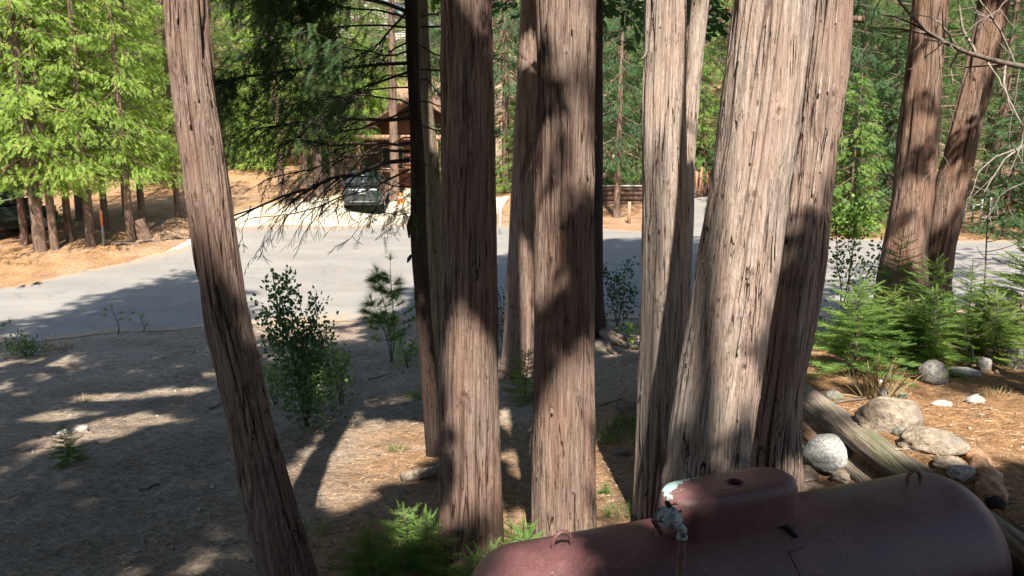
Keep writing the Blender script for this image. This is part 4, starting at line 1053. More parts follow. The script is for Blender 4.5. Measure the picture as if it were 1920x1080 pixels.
for k, (x, y, h, lab) in enumerate([(-5.4, -1.2, 17, "unseen cedar added behind the viewer to shade the left of the clearing"), (-2.2, -4.2, 18, "unseen cedar added behind the viewer, nearer the middle, for shade"),
                                    (1.6, -3.6, 17, "unseen cedar added behind the viewer to shade the red tank"), (5.2, -1.0, 17, "unseen cedar added behind the viewer to shade the needle covered terrace"),
                                    (-8.6, 9.2, 17, "cedar out of view at left whose crown shades the road"), (8.8, 8.5, 17, "unseen cedar added at right for shade, above the fir saplings")]):
    g0 = float(terrain(x, y)); T = thing("cedar_tree", lab, "tree", (x, y, g0))
    mb, cr = MB(), []
    trunk_mesh((mb, cr), [(x, y, g0 - .3), (x + .05, y, g0 + 4), (x, y + .1, h)], [.24, .19, .05], 40, 50, 6, 200 + k, .06, .014)
    o = mb.build("trunk", BARK_FAR, T, smooth=True); set_crack(o, cr); OFF.append((T, x, y, h))
FORE = [(TA, -1.9, 5.5, 8.5, 14, 2.0, 220), (TC_, -.4, 6, 9, 18, 2.2, 260), (TE, .5, 6.3, 9, 19, 2.2, 260), (TF, 1.5, 7, 9, 18, 2.2, 240), (TG, 2.0, 6, 9.5, 19, 2.4, 280),
        (TD, .5, 14.2, 7.4, 19, 2.6, 380), (TK, 1.7, 17.5, 7.2, 19, 2.8, 420), (TL, 3.2, 12, 8, 15, 1.8, 200), (TH, 6.3, 12, 7.5, 19, 2.8, 420), (TM, -1.2, 11, 8, 14, 1.8, 160)]
owner = np.argmin([np.hypot(SHP[:, 0] - x, SHP[:, 1] - y) for (_, x, y, _) in OFF] + [np.hypot(SHP[:, 0] - q[1], SHP[:, 1] - q[2]) for q in FORE], axis=0)
for k, (T, x, y, h) in enumerate(OFF):
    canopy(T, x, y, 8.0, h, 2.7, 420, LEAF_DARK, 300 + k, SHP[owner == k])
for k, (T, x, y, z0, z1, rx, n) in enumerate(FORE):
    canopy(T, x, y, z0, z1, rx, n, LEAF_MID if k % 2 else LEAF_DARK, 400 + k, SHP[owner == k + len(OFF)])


# ================================================================== THE DARK PINE'S BRANCHES
def twiggy(mb, path, r0, g, lvl, tips, k=5, side=.55, down=.15):
    """a branch with side twigs; collects twig tips"""
    P = np.asarray(path, float); n = len(P)
    mb.tube(P, np.linspace(r0, max(.0022, r0 * .3), n), 5 if r0 > .008 else 3, cap=False)
    if lvl == 0:
        tips.append((P[-1], P[-1] - P[-2])); return
    L_ = np.linalg.norm(np.diff(P, axis=0), axis=1).sum()
    for i in range(k):
        u = g.uniform(.25, 1.0); f = u * (n - 1); i0 = min(int(f), n - 2); b = P[i0] + (P[i0 + 1] - P[i0]) * (f - i0)
        d = unit(P[i0 + 1] - P[i0]); q = unit(np.cross(d, (0, 0, 1)) * g.choice([-1, 1]) + np.array([0, 0, g.uniform(-.55, .35)]))
        dd = unit(d * g.uniform(.5, 1.1) + q * side * g.uniform(.6, 1.6)); ln = L_ * g.uniform(.18, .42) * (1.15 - .55 * u)
        pts = [b]; cur = dd.copy()
        for _ in range(3):
            cur = unit(cur + g.normal(0, .16, 3) + np.array([0, 0, -down])); pts.append(pts[-1] + cur * ln / 3)
        twiggy(mb, pts, max(.0024, r0 * .42), g, lvl - 1, tips, max(2, k - 2), side, down)
g = np.random.default_rng(77)
tipsB = []
spec = [(760, 545, 500, 0, 1), (762, 305, 432, 392, 1), (768, 270, 560, 320, 0), (766, 352, 600, 300, 0), (764, 205, 520, 215, 0), (770, 390, 700, 420, 0)]
def px_branch(p0, p1, Y0, Y1, sag, r, g, lvl=2, k=7, parent=None, mat=None, name="branch", tips=None, down=.15):
    a, b = at(*p0, Y0), at(*p1, Y1); u = np.linspace(0, 1, 8)[:, None]
    P = a + (b - a) * u + np.array([0, 0, 1]) * (sag * 4 * u * (1 - u)) + np.cumsum(g.normal(0, .02, (8, 3)), 0) * (u > 0)
    mb = MB(); twiggy(mb, P, r * 1.05, g, lvl, tips if tips is not None else [], k, down=down)
    return mb.build(name, mat or TWIG_DARK, parent)
YB = 8.98
px_branch((768, 300), (438, 396), YB, 8.1, -.02, .024, g, 2, 11, TB, tips=tipsB)
for (y0, x1, y1, dY, sag, r, k) in [(285, 520, 330, -.5, .10, .015, 8), (262, 560, 235, -.9, .06, .015, 8), (352, 610, 330, .6, .05, .012, 7), (228, 470, 240, -.6, -.10, .018, 9), (205, 500, 190, .4, -.14, .018, 9),
                                      (170, 560, 262, -.8, .05, .012, 8), (150, 600, 215, .3, .08, .012, 7), (112, 440, 130, -.5, -.08, .018, 9), (95, 520, 40, -1.0, .02, .016, 8), (60, 470, 75, -.3, -.05, .016, 9),
                                      (35, 540, 10, .5, .0, .016, 8), (15, 420, -40, -.6, -.05, .018, 9), (-30, 480, -10, -.2, -.06, .018, 9), (-70, 430, -30, .3, -.05, .018, 8), (-110, 500, -90, -.5, .0, .016, 8),
                                      (392, 640, 340, -.8, .02, .010, 6), (330, 660, 470, -.9, .04, .008, 5), (318, 545, 405, .5, .05, .010, 6), (250, 640, 300, .9, .06, .010, 6), (80, 610, 120, .9, .03, .012, 7),
                                      (365, 690, 400, -.5, .0, .010, 6), (135, 560, 160, -.2, -.04, .014, 8), (190, 610, 175, -.9, -.03, .012, 7), (5, 600, 50, -.4, .02, .013, 7)]:
    px_branch((768, y0 + g.uniform(-9, 9)), (x1 + g.uniform(-70, 70), y1 + g.uniform(-20, 45)), YB, YB + dY, sag + g.normal(.03, .09), r * g.uniform(.6, 1.25), g, 2, k + 5, TB, tips=tipsB, down=g.uniform(.05, .3))
for (y0, x1, y1, dY, r) in [(50, 900, 30, -.4, .013), (85, 880, 120, .5, .012), (130, 960, 90, .8, .012), (30, 870, -30, .4, .012), (190, 880, 210, .7, .009), (235, 905, 260, .9, .010), (-40, 930, -70, .5, .014), (300, 870, 330, .6, .007), (150, 850, 185, -.4, .008)]:
    px_branch((788, y0), (x1, y1), YB, YB + dY, -.03, r, g, 2, 6, TB, tips=tipsB)
# dark fir foliage hanging from the upper left branches
tp = np.array([t[0] for t in tipsB]); td = np.array([t[1] for t in tipsB])
ppx = 960 + tp[:, 0] * FPX / (tp[:, 1] * math.cos(PITCH) + (CAM[2] - tp[:, 2]) * math.sin(PITCH)); hgt = tp[:, 2]
wgt = np.clip((690 - ppx) / 170, 0, 1) * np.clip((hgt - 4.55) / .6, .0, 1)
sel = g.random(len(tp)) < .05 + .8 * wgt
sel = (sel & (hgt > 4.5)) | ((ppx > 685) & (ppx < 766) & (hgt > 3.95) & (hgt < 4.4) & (g.random(len(tp)) < .6)) | (sel & (hgt > 4.1) & (g.random(len(tp)) < .10))
sel &= (hgt > 3.9)
mb = MB(); n_rep = 3
P = np.repeat(tp[sel], n_rep, 0); D = np.repeat(unit(td[sel]), n_rep, 0) + g.normal(0, .55, (sel.sum() * n_rep, 3)) + np.array([0, 0, -.30])
P = P + g.normal(0, .10, P.shape)
put(mb, FIR_LO, P, D, g.uniform(.11, .24, len(P)), g.normal(0, .7, len(P)))
mb.build("needles", LEAF_DARK, TB)
# fine hanging twiglets in front of the road
px_branch((560, 330), (500, 470), 8.4, 8.3, 0, .005, g, 2, 7, TB, tips=[]); px_branch((680, 330), (610, 440), 8.5, 8.4, 0, .004, g, 1, 5, TB, tips=[]); px_branch((470, 385), (445, 470), 8.15, 8.1, 0, .005, g, 2, 6, TB, tips=[])

# bare branches reaching in from the right, off a dead tree just out of view
x, y = 5.05, 7.4; g0 = float(terrain(x, y))
TDD = thing("dead_tree", "bare dead branches reaching into view at the upper right", "tree", (x, y, g0))
mb, cr = MB(), []
trunk_mesh((mb, cr), [(x, y, g0 - .2), (x + .05, y, g0 + 2), (x, y + .05, g0 + 4.6)], [.09, .075, .03], 24, 50, 5, 321, .05, .008)
o = mb.build("trunk", TWIG, TDD, smooth=True)
g = np.random.default_rng(5)
YD = 7.4
def dead(pts, r, mat=TWIG_PALE, lvl=1, k=4, Y=YD, down=.03):
    P = np.array([at(px, py, Y + dy) for px, py, dy in pts]); u = np.linspace(0, 1, 10)
    q = np.stack([np.interp(u, np.linspace(0, 1, len(P)), P[:, c]) for c in range(3)], 1) + np.cumsum(g.normal(0, .006, (10, 3)), 0)
    mb = MB(); twiggy(mb, q, r, g, lvl, [], k, down=down); mb.build("branch", mat, TDD)
dead([(2040, 150, 0), (1920, 126, -.1), (1860, 112, -.2), (1800, 90, -.3), (1735, 50, -.35), (1685, -10, -.4)], 0.0297, TWIG, 1, 7)
dead([(1900, 118, -.15), (1870, 60, -.3), (1830, 15, -.4), (1812, -30, -.4)], 0.0121, lvl=1, k=5)
dead([(1830, 100, -.25), (1805, 55, -.2), (1800, 10, -.2), (1790, -30, -.1)], 0.0135, lvl=1, k=4)
dead([(1885, 118, -.15), (1880, 160, -.3), (1905, 220, -.4), (1915, 260, -.4), (1890, 330, -.45)], 0.0108, lvl=1, k=4)
dead([(1850, 115, -.2), (1870, 150, -.3), (1885, 180, -.4), (1896, 212, -.5)], 0.0081, lvl=0)
dead([(2000, 220, -.1), (1930, 270, -.3), (1880, 300, -.4), (1838, 365, -.5)], 0.0121, lvl=1, k=3)
dead([(1940, 262, -.3), (1870, 290, -.35), (1840, 320, -.4), (1825, 370, -.5)], 0.0081, lvl=1, k=3)
dead([(1800, 95, -.3), (1786, 130, -.2), (1800, 170, -.2)], 0.0095, lvl=1, k=3)
dead([(1770, 75, -.3), (1730, 105, -.2), (1700, 125, -.1)], 0.0068, lvl=1, k=2)
dead([(1930, 130, -.1), (1925, 200, -.2), (1918, 300, -.3)], 0.0081, lvl=1, k=4)
dead([(1790, 85, -.3), (1755, 40, -.5), (1700, 30, -.6), (1640, 55, -.7), (1580, 160, -.8)], 0.0068, lvl=1, k=4)
dead([(1660, -20, -.3), (1632, 40, -.3), (1630, 80, -.35), (1650, 100, -.4)], 0.0068, lvl=1, k=3)

for q in ([(1745, 55, -.35), (1720, 90, -.3), (1690, 105, -.3), (1655, 150, -.3)], [(1812, -20, -.4), (1835, 30, -.4), (1850, 70, -.3), (1880, 95, -.3)], [(1895, -10, -.3), (1870, 20, -.4), (1830, 40, -.4), (1800, 80, -.5)], [(1925, 340, -.4), (1880, 360, -.4), (1840, 420, -.4)], [(1910, 130, -.2), (1890, 240, -.3), (1900, 330, -.3)], [(1760, 70, -.3), (1765, 130, -.3), (1775, 190, -.3), (1765, 300, -.3)]):
    dead(q, .006, lvl=1, k=4)

# ================================================================== SAPLINGS, SHRUBS, SEEDLINGS
def fir_sapling_mesh(h, rmax, nb, seed, gap=.12, spray=.16):
    g = np.random.default_rng(seed); mw = MB(); ml = MB()
    u = np.linspace(0, 1, 8); bend = g.normal(0, .06, 2)
    st = np.stack([bend[0] * u ** 2 * h, bend[1] * u ** 2 * h, h * u], 1)
    mw.tube(st, .004 + .011 * h * (1 - u) * .8, 6)
    for i in range(nb):
        f = (i + g.random()) / nb; f = .05 + .92 * f; z = h * f; a = i * 2.4 + g.normal(0, .3); L_ = rmax * (1 - f) ** .75 * g.uniform(.7, 1.12) + .04
        b = np.array([np.interp(f, u, st[:, 0]), np.interp(f, u, st[:, 1]), z]); d = np.array([math.cos(a), math.sin(a), .55 - .45 * (1 - f)])
        v = np.linspace(0, 1, 5)[:, None]; P = b + d * L_ * v + np.array([0, 0, -.12 * L_]) * v ** 2
        mw.tube(P, np.linspace(.004, .0015, 5), 3, cap=False)
        side = unit(np.cross(d, (0, 0, 1))); n = max(3, int(L_ / .036))
        pos, dirs, sz = [], [], []
        for q in np.linspace(.18, 1, n):
            p = b + d * L_ * q + np.array([0, 0, -.12 * L_]) * q ** 2
            for sg in (-1, 1):
                pos.append(p); dirs.append(unit(d) * .75 + side * sg * g.uniform(.6, 1.0) + np.array([0, 0, g.uniform(-.15, .06)])); sz.append(spray * (1.1 - .55 * q) * g.uniform(.7, 1.15) * min(1, .35 + L_ * 1.3))
        pos.append(b + d * L_ * .97 + np.array([0, 0, -.12 * L_])); dirs.append(d); sz.append(spray * .8)
        put(ml, FIR[i % 3], np.array(pos), np.array(dirs), np.array(sz), g.normal(0, .4, len(pos)))
    put(ml, FIR[0], st[-1:] - (0, 0, .05), np.array([[bend[0], bend[1], 1.0]]), np.array([.14]))
    return mw, ml
def plant(name, label, cat, loc, parts, group=None):
    """parts: (name, MB in local space, material)"""
    T = thing(name, label, cat, loc, group)
    for nme, mb, mat in parts:
        if mb.n: mb.build(nme, mat, T, origin=(0, 0, 0))
    return T
FS = {}
def fir(key, h, r, nb, seed, label, px, py, Y=None, rz=0.0, sc=1.0, mat=LEAF_FIR, group=None, src=None, loc=None):
    P = loc if loc is not None else (at(px, py, Y) if Y else ground_at(px, py))
    P = gpt(P[0], P[1], -.02)
    if key not in FS:
        mw, ml = fir_sapling_mesh(h, r, nb, seed)
        T = plant("fir_sapling", label, "sapling", P, [("stem", mw, TWIG), ("needles", ml, mat)], group); T.rotation_euler = (0, 0, rz); T.scale = (sc,) * 3
        FS[key] = T
    else:
        T = dup(FS[key], P, rz, sc, label, group)
        for ch in T.children:
            if ch.name.startswith("needles"):
                ch.material_slots[0].link = 'OBJECT'; ch.material_slots[0].material = mat
    return T
GR = "fir saplings on the bank at the right"
fir('bushy', 1.0, .75, 51, 1, "low spreading bright green fir sapling beside the top end of the retaining log", 1600, 712, 8.3, 0.3, .95, LEAF_FIR, GR)
fir('tall', 1.75, .85, 69, 2, "tallest dense fir sapling in front of the V shaped trunks", 1735, 640, 9.3, 1.0, .66, LEAF_FIR, GR)
fir('yellow', 1.9, .80, 63, 3, "sunlit yellow green fir sapling at the right edge", 1895, 650, 9.2, 0.5, .85, LEAF_FIR_Y, GR)
fir('mid', 1.35, .7, 60, 4, "dark fir sapling left of the dense one, against the twin trunk", 1600, 640, 9.8, 2.0, .62, LEAF_FIR, GR)
fir('tall', 0, 0, 0, 0, "mid sized fir sapling between the dense one and the yellow green one", 1812, 640, 9.9, 3.1, .62, LEAF_FIR, GR)
fir('bushy', 0, 0, 0, 0, "low fir sapling spreading over the upright brown boulder", 1745, 690, 8.7, 2.4, .85, LEAF_FIR, GR)
fir('mid', 0, 0, 0, 0, "small yellow green fir sapling above the pale upright stone", 1842, 668, 9.2, 4.0, .62, LEAF_FIR_Y, GR)
fir('yellow', 0, 0, 0, 0, "feathery fir sapling rising left of the dense one in front of the road", 1668, 640, 10.2, 1.9, .74, LEAF_FIR, GR)
fir('bushy', 0, 0, 0, 0, "shaded fir sapling low under the dense one", 1690, 690, 8.9, 5.0, .7, LEAF_FIR, GR)
fir('mid', 0, 0, 0, 0, "shaded fir sapling behind the yellow green one at the right edge", 1930, 600, 10.4, 5.4, 1.1, LEAF_FIR, GR)
fir('bushy', 0, 0, 0, 0, "loose yellowish fir sapling at the left foot of the V shaped trunks", 1660, 660, 9.0, 4.4, .8, LEAF_FIR_Y, GR)
fir('bushy', 0, 0, 0, 0, "loose fir sapling between the thin pine and the right edge of the photo", 1865, 655, 8.8, 0.9, .75, LEAF_FIR_Y, GR)
GL = "fir seedlings round the foot of the centre cedar"
fir('small', .62, .42, 39, 5, "bright fir seedling between the centre cedars at the tank's rounded end", 985, 1020, 5.45, 0.4, .78, LEAF_FIR, GL)
fir('small', 0, 0, 0, 0, "fir seedling right in front of the centre cedar, lowest in the photo", 905, 1085, 5.2, 2.1, .72, LEAF_FIR, GL)
fir('small2', .72, .55, 45, 6, "larger fir seedling left of the centre cedar with a pale drooping tip", 765, 1030, 5.9, 1.1, .66, LEAF_FIR, GL)
fir('small2', 0, 0, 0, 0, "shaded fir seedling lying low at the bottom edge left of the centre cedar", 700, 1085, 5.6, 3.5, .62, LEAF_MID, GL)
fir('small', 0, 0, 0, 0, "small fir seedling touching the left side of the centre cedar", 800, 1000, 5.75, 4.1, .75, LEAF_FIR, GL)
fir('small', 0, 0, 0, 0, "thin upright fir seedling between the two centre cedars", 975, 975, 5.95, 1.4, .62, LEAF_FIR, GL)
fir('small', 0, 0, 0, 0, "pale green fir seedling in the sun behind the centre cedars", 985, 725, 12.0, 2.2, 1.15, LEAF_FIR_Y, GL)
fir('mid', 0, 0, 0, 0, "lone fir seedling out in the shaded clearing at left", 130, 870, None, .3, .34, LEAF_MID)
fir('small', 0, 0, 0, 0, "tiny green seedling on the lit needles between cedar and tank", 1135, 935, 7.6, .3, .2, LEAF_FIR)

# long needled young pine
def young_pine(label, P, h, stems, seed, name="pine_sapling", tuft=.17, nb=9, mat=LEAF_PINE, dens=1.0):
    g = np.random.default_rng(seed); mw, ml = MB(), MB(); u = np.linspace(0, 1, 7)
    for (sx, sy, hh) in stems:
        st = np.stack([sx * u + .04 * np.sin(u * 5 + sx), sy * u, hh * u], 1); mw.tube(st, .016 * (1 - .75 * u), 6)
        pos, dirs = [st[-1]], [np.array([sx * .2, sy * .2, 1])]
        for i in range(nb):
            f = g.uniform(.35, .95); b = np.array([np.interp(f, u, st[:, k]) for k in range(3)]); a = g.uniform(0, 2 * np.pi); L_ = g.uniform(.25, .6) * (1.25 - f)
            v = np.linspace(0, 1, 5)[:, None]; d = np.array([math.cos(a), math.sin(a), .15]); Q = b + d * L_ * v + np.array([0, 0, .18 * L_]) * v ** 2
            mw.tube(Q, np.linspace(.006, .003, 5), 4, cap=False)
            for q in ((.5, .75, 1.0) if dens >= 1 else (1.0,)):
                if g.random() < .85: pos.append(b + d * L_ * q + np.array([0, 0, .18 * L_]) * q * q); dirs.append(d + np.array([0, 0, .3]))
        put(ml, TUFT_FINE, np.array(pos), np.array(dirs), g.uniform(.8, 1.15, len(pos)) * tuft)
    return plant(name, label, "sapling", P, [("stem", mw, TWIG), ("needles", ml, mat)])
young_pine("young long needled pine standing against the sunlit road left of the dark pine trunk", ground_at(735, 680), 1.9, [(-.18, 0, 1.75), (.05, .1, 1.95), (-.35, .2, 1.2)], 3, tuft=.24, nb=17, mat=LEAF_MID)
young_pine("sparse pine sapling tip behind the dark pine trunk", ground_at(800, 640), 1.0, [(.02, 0, .85)], 5, tuft=.2, nb=4, mat=LEAF_FIR, dens=.5)
young_pine("tiny thin pine seedling at the road edge left of the leaning cedar", ground_at(222, 628), .7, [(-.04, 0, .62)], 7, tuft=.16, nb=6, mat=LEAF_MID, dens=.5)
young_pine("tiny bright pine seedling on the road edge, second from the left", ground_at(268, 622), .4, [(.02, 0, .3)], 9, tuft=.17, nb=4, mat=LEAF_FIR, dens=.5)
young_pine("long needled pine at the left edge beside the road", ground_at(-35, 665), 1.1, [(.06, 0, 1.05)], 11, tuft=.24, nb=8, mat=LEAF_MID)
young_pine("pine seedling with a fan of long bright needles under the yellow green fir", gpt(*at(1822, 640, 8.6)[:2]), .4, [(-.05, 0, .45)], 13, tuft=.2, nb=3, mat=LEAF_FIR_Y)
young_pine("thin pine sapling behind the yellow green fir at the right", gpt(*at(1832, 600, 9.8)[:2]), 1.7, [(.02, 0, 1.95)], 15, tuft=.15, nb=7, mat=LEAF_PINE, dens=.5)

# leafy shrubs
def leaf_t():
    v = [(0, 0, 0), (.4, -.38, .05), (.9, -.22, .02), (1.0, 0, 0), (.9, .22, .02), (.4, .38, .05)]
    return np.array(v), np.array([(0, 1, 2, 3), (0, 3, 4, 5)]), None
LEAFT = leaf_t()
def shrub(label, P, stems, seed, mat=LEAF_BUSH, leaf=.032, per=150, name="shrub", spread=.16, low=.12, stem_mat=None):
    g = np.random.default_rng(seed); mw, ml = MB(), MB(); u = np.linspace(0, 1, 8)
    for (sx, sy, h) in stems:
        wob = np.cumsum(g.normal(0, .02, (8, 3)), 0) * [1, 1, .3]
        st = np.stack([sx * u ** 1.2, sy * u ** 1.2, h * u], 1) + wob; mw.tube(st, .013 * (1 - .8 * u) + .0015, 5)
        n = int(per * (.5 + h)); f = low + (1 - low) * g.random(n) ** .8
        b = np.stack([np.interp(f, u, st[:, k]) for k in range(3)], 1)
        off = g.normal(0, 1, (n, 3)) * (spread * (1.15 - .8 * f))[:, None]; p = b + off
        for i in g.choice(n, min(n, 14), replace=False): mw.tube([b[i] - (0, 0, .05), p[i]], [.003, .0012], 3, cap=False)
        d = off * 2 + g.normal(0, .3, (n, 3)) + np.array([0, 0, .25])
        put(ml, LEAFT, p, d, g.uniform(.7, 1.25, n) * leaf, g.uniform(-1.4, 1.4, n))
    return plant(name, label, "shrub", P, [("stem", mw, stem_mat or TWIG), ("leaves", ml, mat)])
shrub("tall dark leafy shrub just right of the leaning cedar", ground_at(575, 800), [(-.42, .1, 1.95), (-.1, .0, 2.0), (.12, .2, 1.6), (-.25, -.15, 1.45), (.3, .1, 1.25), (.1, -.2, 1.05), (-.5, .2, 1.5), (.42, -.1, .8), (-.05, .25, 1.3)], 3, leaf=.052, per=210, spread=.18)
shrub("low dark shrub at the right side of the tall leafy one", ground_at(640, 760), [(-.1, 0, .9), (.15, .1, .75), (.02, -.1, .6)], 4, leaf=.04, per=150, mat=LEAF_MID)
shrub("light green small shrub at the foot of the young pine", ground_at(765, 690), [(-.1, 0, .5), (.1, .1, .45), (0, -.1, .3)], 5, leaf=.05, per=90, mat=LEAF_FIR)
shrub("dark thin shrub in the shaded gap at the road edge left of the pale cedar", ground_at(1155, 612), [(-.35, 0, 1.35), (-.1, .1, 1.1), (.15, 0, 1.5), (.3, .1, .9)], 6, leaf=.07, per=90, mat=LEAF_DARK, spread=.2)
shrub("wispy dark shrub at the road edge behind the slender trunk", ground_at(948, 660), [(-.1, 0, 1.2), (.15, .1, 1.4), (-.2, .1, .9)], 8, leaf=.06, per=70, mat=LEAF_DARK, spread=.2)
shrub("low grey green shrub at the left edge of the clearing beside the road", ground_at(52, 668), [(-.3, 0, .32), (.1, .1, .36), (.35, 0, .25), (-.05, -.15, .3)], 10, leaf=.05, per=150, mat=LEAF_PINE, spread=.2)
shrub("thin leafy shrub with crossing dark stems between twin trunk and road", gpt(*at(1580, 640, 12.5)[:2]), [(-.3, 0, 2.0), (.25, .2, 2.1), (-.05, .1, 1.7), (.45, 0, 1.5)], 12, leaf=.055, per=70, mat=LEAF_MID, spread=.22, low=.3, stem_mat=TWIG_DARK)
shrub("sprouting green shrub between the low ridges at the road edge", ground_at(1185, 655), [(0, 0, .4), (.15, 0, .35)], 14, leaf=.07, per=50, mat=LEAF_FIR)
shrub("low green shrub in shade left of the tall leafy one, beside the leaning cedar", ground_at(520, 760), [(-.1, 0, .5), (.1, 0, .45)], 15, leaf=.05, per=110, mat=LEAF_MID)

# grass tufts and fallen sticks
def grass(label, P, n, h, r, seed, mat):
    g = np.random.default_rng(seed); mb = MB(); a = g.uniform(0, 2 * np.pi, n); rr = r * np.sqrt(g.random(n))
    p = np.stack([P[0] + rr * np.cos(a), P[1] + rr * np.sin(a)], 1); p = np.column_stack([p, terrain(p[:, 0], p[:, 1])])
    tv = np.array([(0, -.03, 0), (0, .03, 0), (.55, .02, .1), (.55, -.02, .1), (1, 0, .35)])
    d = np.stack([np.cos(a) * .5, np.sin(a) * .5, np.full(n, 1.0)], 1) + g.normal(0, .25, (n, 3))
    put(mb, (tv, np.array([(0, 1, 2, 3)]), np.array([(3, 2, 4)])), p, d, g.uniform(.6, 1.2, n) * h, g.uniform(-3, 3, n))
    o = mb.build("grass_tuft", mat, None, origin=tuple(P)); return tag(o, label, "grass")
STRAW = leaf_mat("dry_grass", (.2, .15, .07), (.32, .25, .13), (.42, .35, .2), .3)
grass("green grass tuft in the shade beside the grey block of stone", ground_at(1160, 815), 260, .16, .22, 2, LEAF_PINE)
grass("thin green tuft on the lit litter left of the blackened trunk's foot", ground_at(745, 845), 90, .10, .12, 3, LEAF_PINE)
grass("small green tuft in the litter left of the seedlings", ground_at(585, 1000), 110, .09, .14, 4, LEAF_MID)
grass("green tuft at the foot of the dark pine trunk", ground_at(790, 745), 140, .12, .2, 5, LEAF_MID)
grass("dry straw tuft standing in the left clearing", ground_at(158, 755), 60, .13, .1, 6, STRAW)
grass("dry straw tuft by the edge of the low grey green shrub", ground_at(112, 655), 120, .18, .25, 7, STRAW)
grass("dry straw tuft at the shaded edge of the orange needles", ground_at(1870, 742), 80, .09, .12, 8, STRAW)
grass("olive grass tuft at the tank's back edge in the sunlit strip", ground_at(1165, 965), 160, .09, .16, 9, LEAF_PINE)
grass("dry stalks rising before the low spreading fir sapling", ground_at(1640, 745), 50, .35, .15, 10, STRAW)
def stick(label, pts, r, mat=TWIG, name="fallen_stick"):
    P = np.array(pts); mb = MB().tube(P, np.linspace(r, r * .5, len(P)), 6); o = mb.build(name, mat, None, origin=P[0]); return tag(o, label, "stick")
def gstick(label, a, b, r, mat=TWIG, lift=.0):
    A, B = ground_at(*a), ground_at(*b); u = np.linspace(0, 1, 6); P = A + (B - A) * u[:, None]; P[:, 2] = terrain(P[:, 0], P[:, 1]) + r * .8 + lift * u; P[1:-1, :2] += rng.normal(0, .015, (4, 2)); return stick(label, P, r, mat)
gstick("dark stick lying in the left clearing", (262, 922), (300, 912), .014, TWIG_DARK)
gstick("pale thin stick in the bare dirt near the left edge", (10, 935), (52, 925), .006, TWIG_PALE)
gstick("thin dark stick left of the leaning cedar", (392, 768), (420, 758), .010, TWIG_DARK)
gstick("pale stick at the foot of the young pine", (690, 712), (735, 702), .02, TWIG_PALE)
gstick("long thin stick in the shade between the centre cedar and the pale cedar", (1118, 765), (1180, 742), .012, TWIG)
gstick("second thin stick under the low ridges, crossing the longer one", (1122, 735), (1190, 760), .009, TWIG_PALE)
gstick("bare grey stick lying beside the tan boulder under the low fir", (1560, 760), (1650, 748), .014, TWIG)
gstick("short twig on the left clearing's bare dirt, middle", (330, 875), (372, 895), .006, TWIG_PALE)
gstick("thin straight stick at the right bottom beside the rotten log", (1850, 950), (1915, 948), .008, TWIG_PALE)
a, b = at(1448, 862, 6.02), at(1505, 800, 6.1)
stick("broken reddish stick leaning against the right stem of the twin trunk", [a, a * .6 + b * .4 + (.01, -.02, .01), b], .014, ROTWOOD, "leaning_stick")
a, b = at(1478, 832, 6.0), at(1500, 770, 6.1)
stick("second thin stick leaning behind the reddish one at the twin trunk", [a, (a + b) / 2, b], .006, TWIG_PALE, "leaning_stick")

# ================================================================== BUILT THINGS BEYOND THE ROAD
def obj_box_parts(T, parts):
    for nme, boxes, mat in parts:
        m_ = MB()
        for lo, hi in boxes: m_.box(lo, hi)
        m_.build(nme, mat, T, origin=(0, 0, 0))
WALL_RB = pmat("red_brown_board", [(.3, (.10, .045, .03)), (.5, (.16, .075, .048)), (.7, (.22, .11, .072))], scale=(3, 3, 14), rough=.8)
WALL_DR = pmat("dark_red_board", [(.3, (.10, .03, .028)), (.7, (.18, .06, .05))], scale=(3, 3, 14), rough=.8)
WALL_PALE = pmat("pale_grey_board", [(.3, (.34, .30, .27)), (.7, (.5, .45, .41))], scale=(14, 3, 3), rough=.8)
ROOF_D = pmat("dark_shingle", [(.3, (.04, .034, .032)), (.7, (.1, .085, .08))], scale=(8, 8, 8), rough=.9)
ROOF_B = pmat("brown_shingle", [(.3, (.13, .075, .052)), (.7, (.21, .13, .09))], scale=(8, 8, 8), rough=.9)
GLASS = PLAIN("window_glass", (.03, .035, .04), .08, spec=.6)
TRIM = PLAIN("trim_paint", (.42, .30, .22), .6)
POSTW = pmat("raw_post_wood", [(.3, (.24, .13, .08)), (.7, (.42, .26, .17))], scale=(12, 12, 2))
FENCEW = pmat("red_fence_wood", [(.3, (.20, .09, .055)), (.7, (.34, .17, .11))], scale=(12, 12, 2))

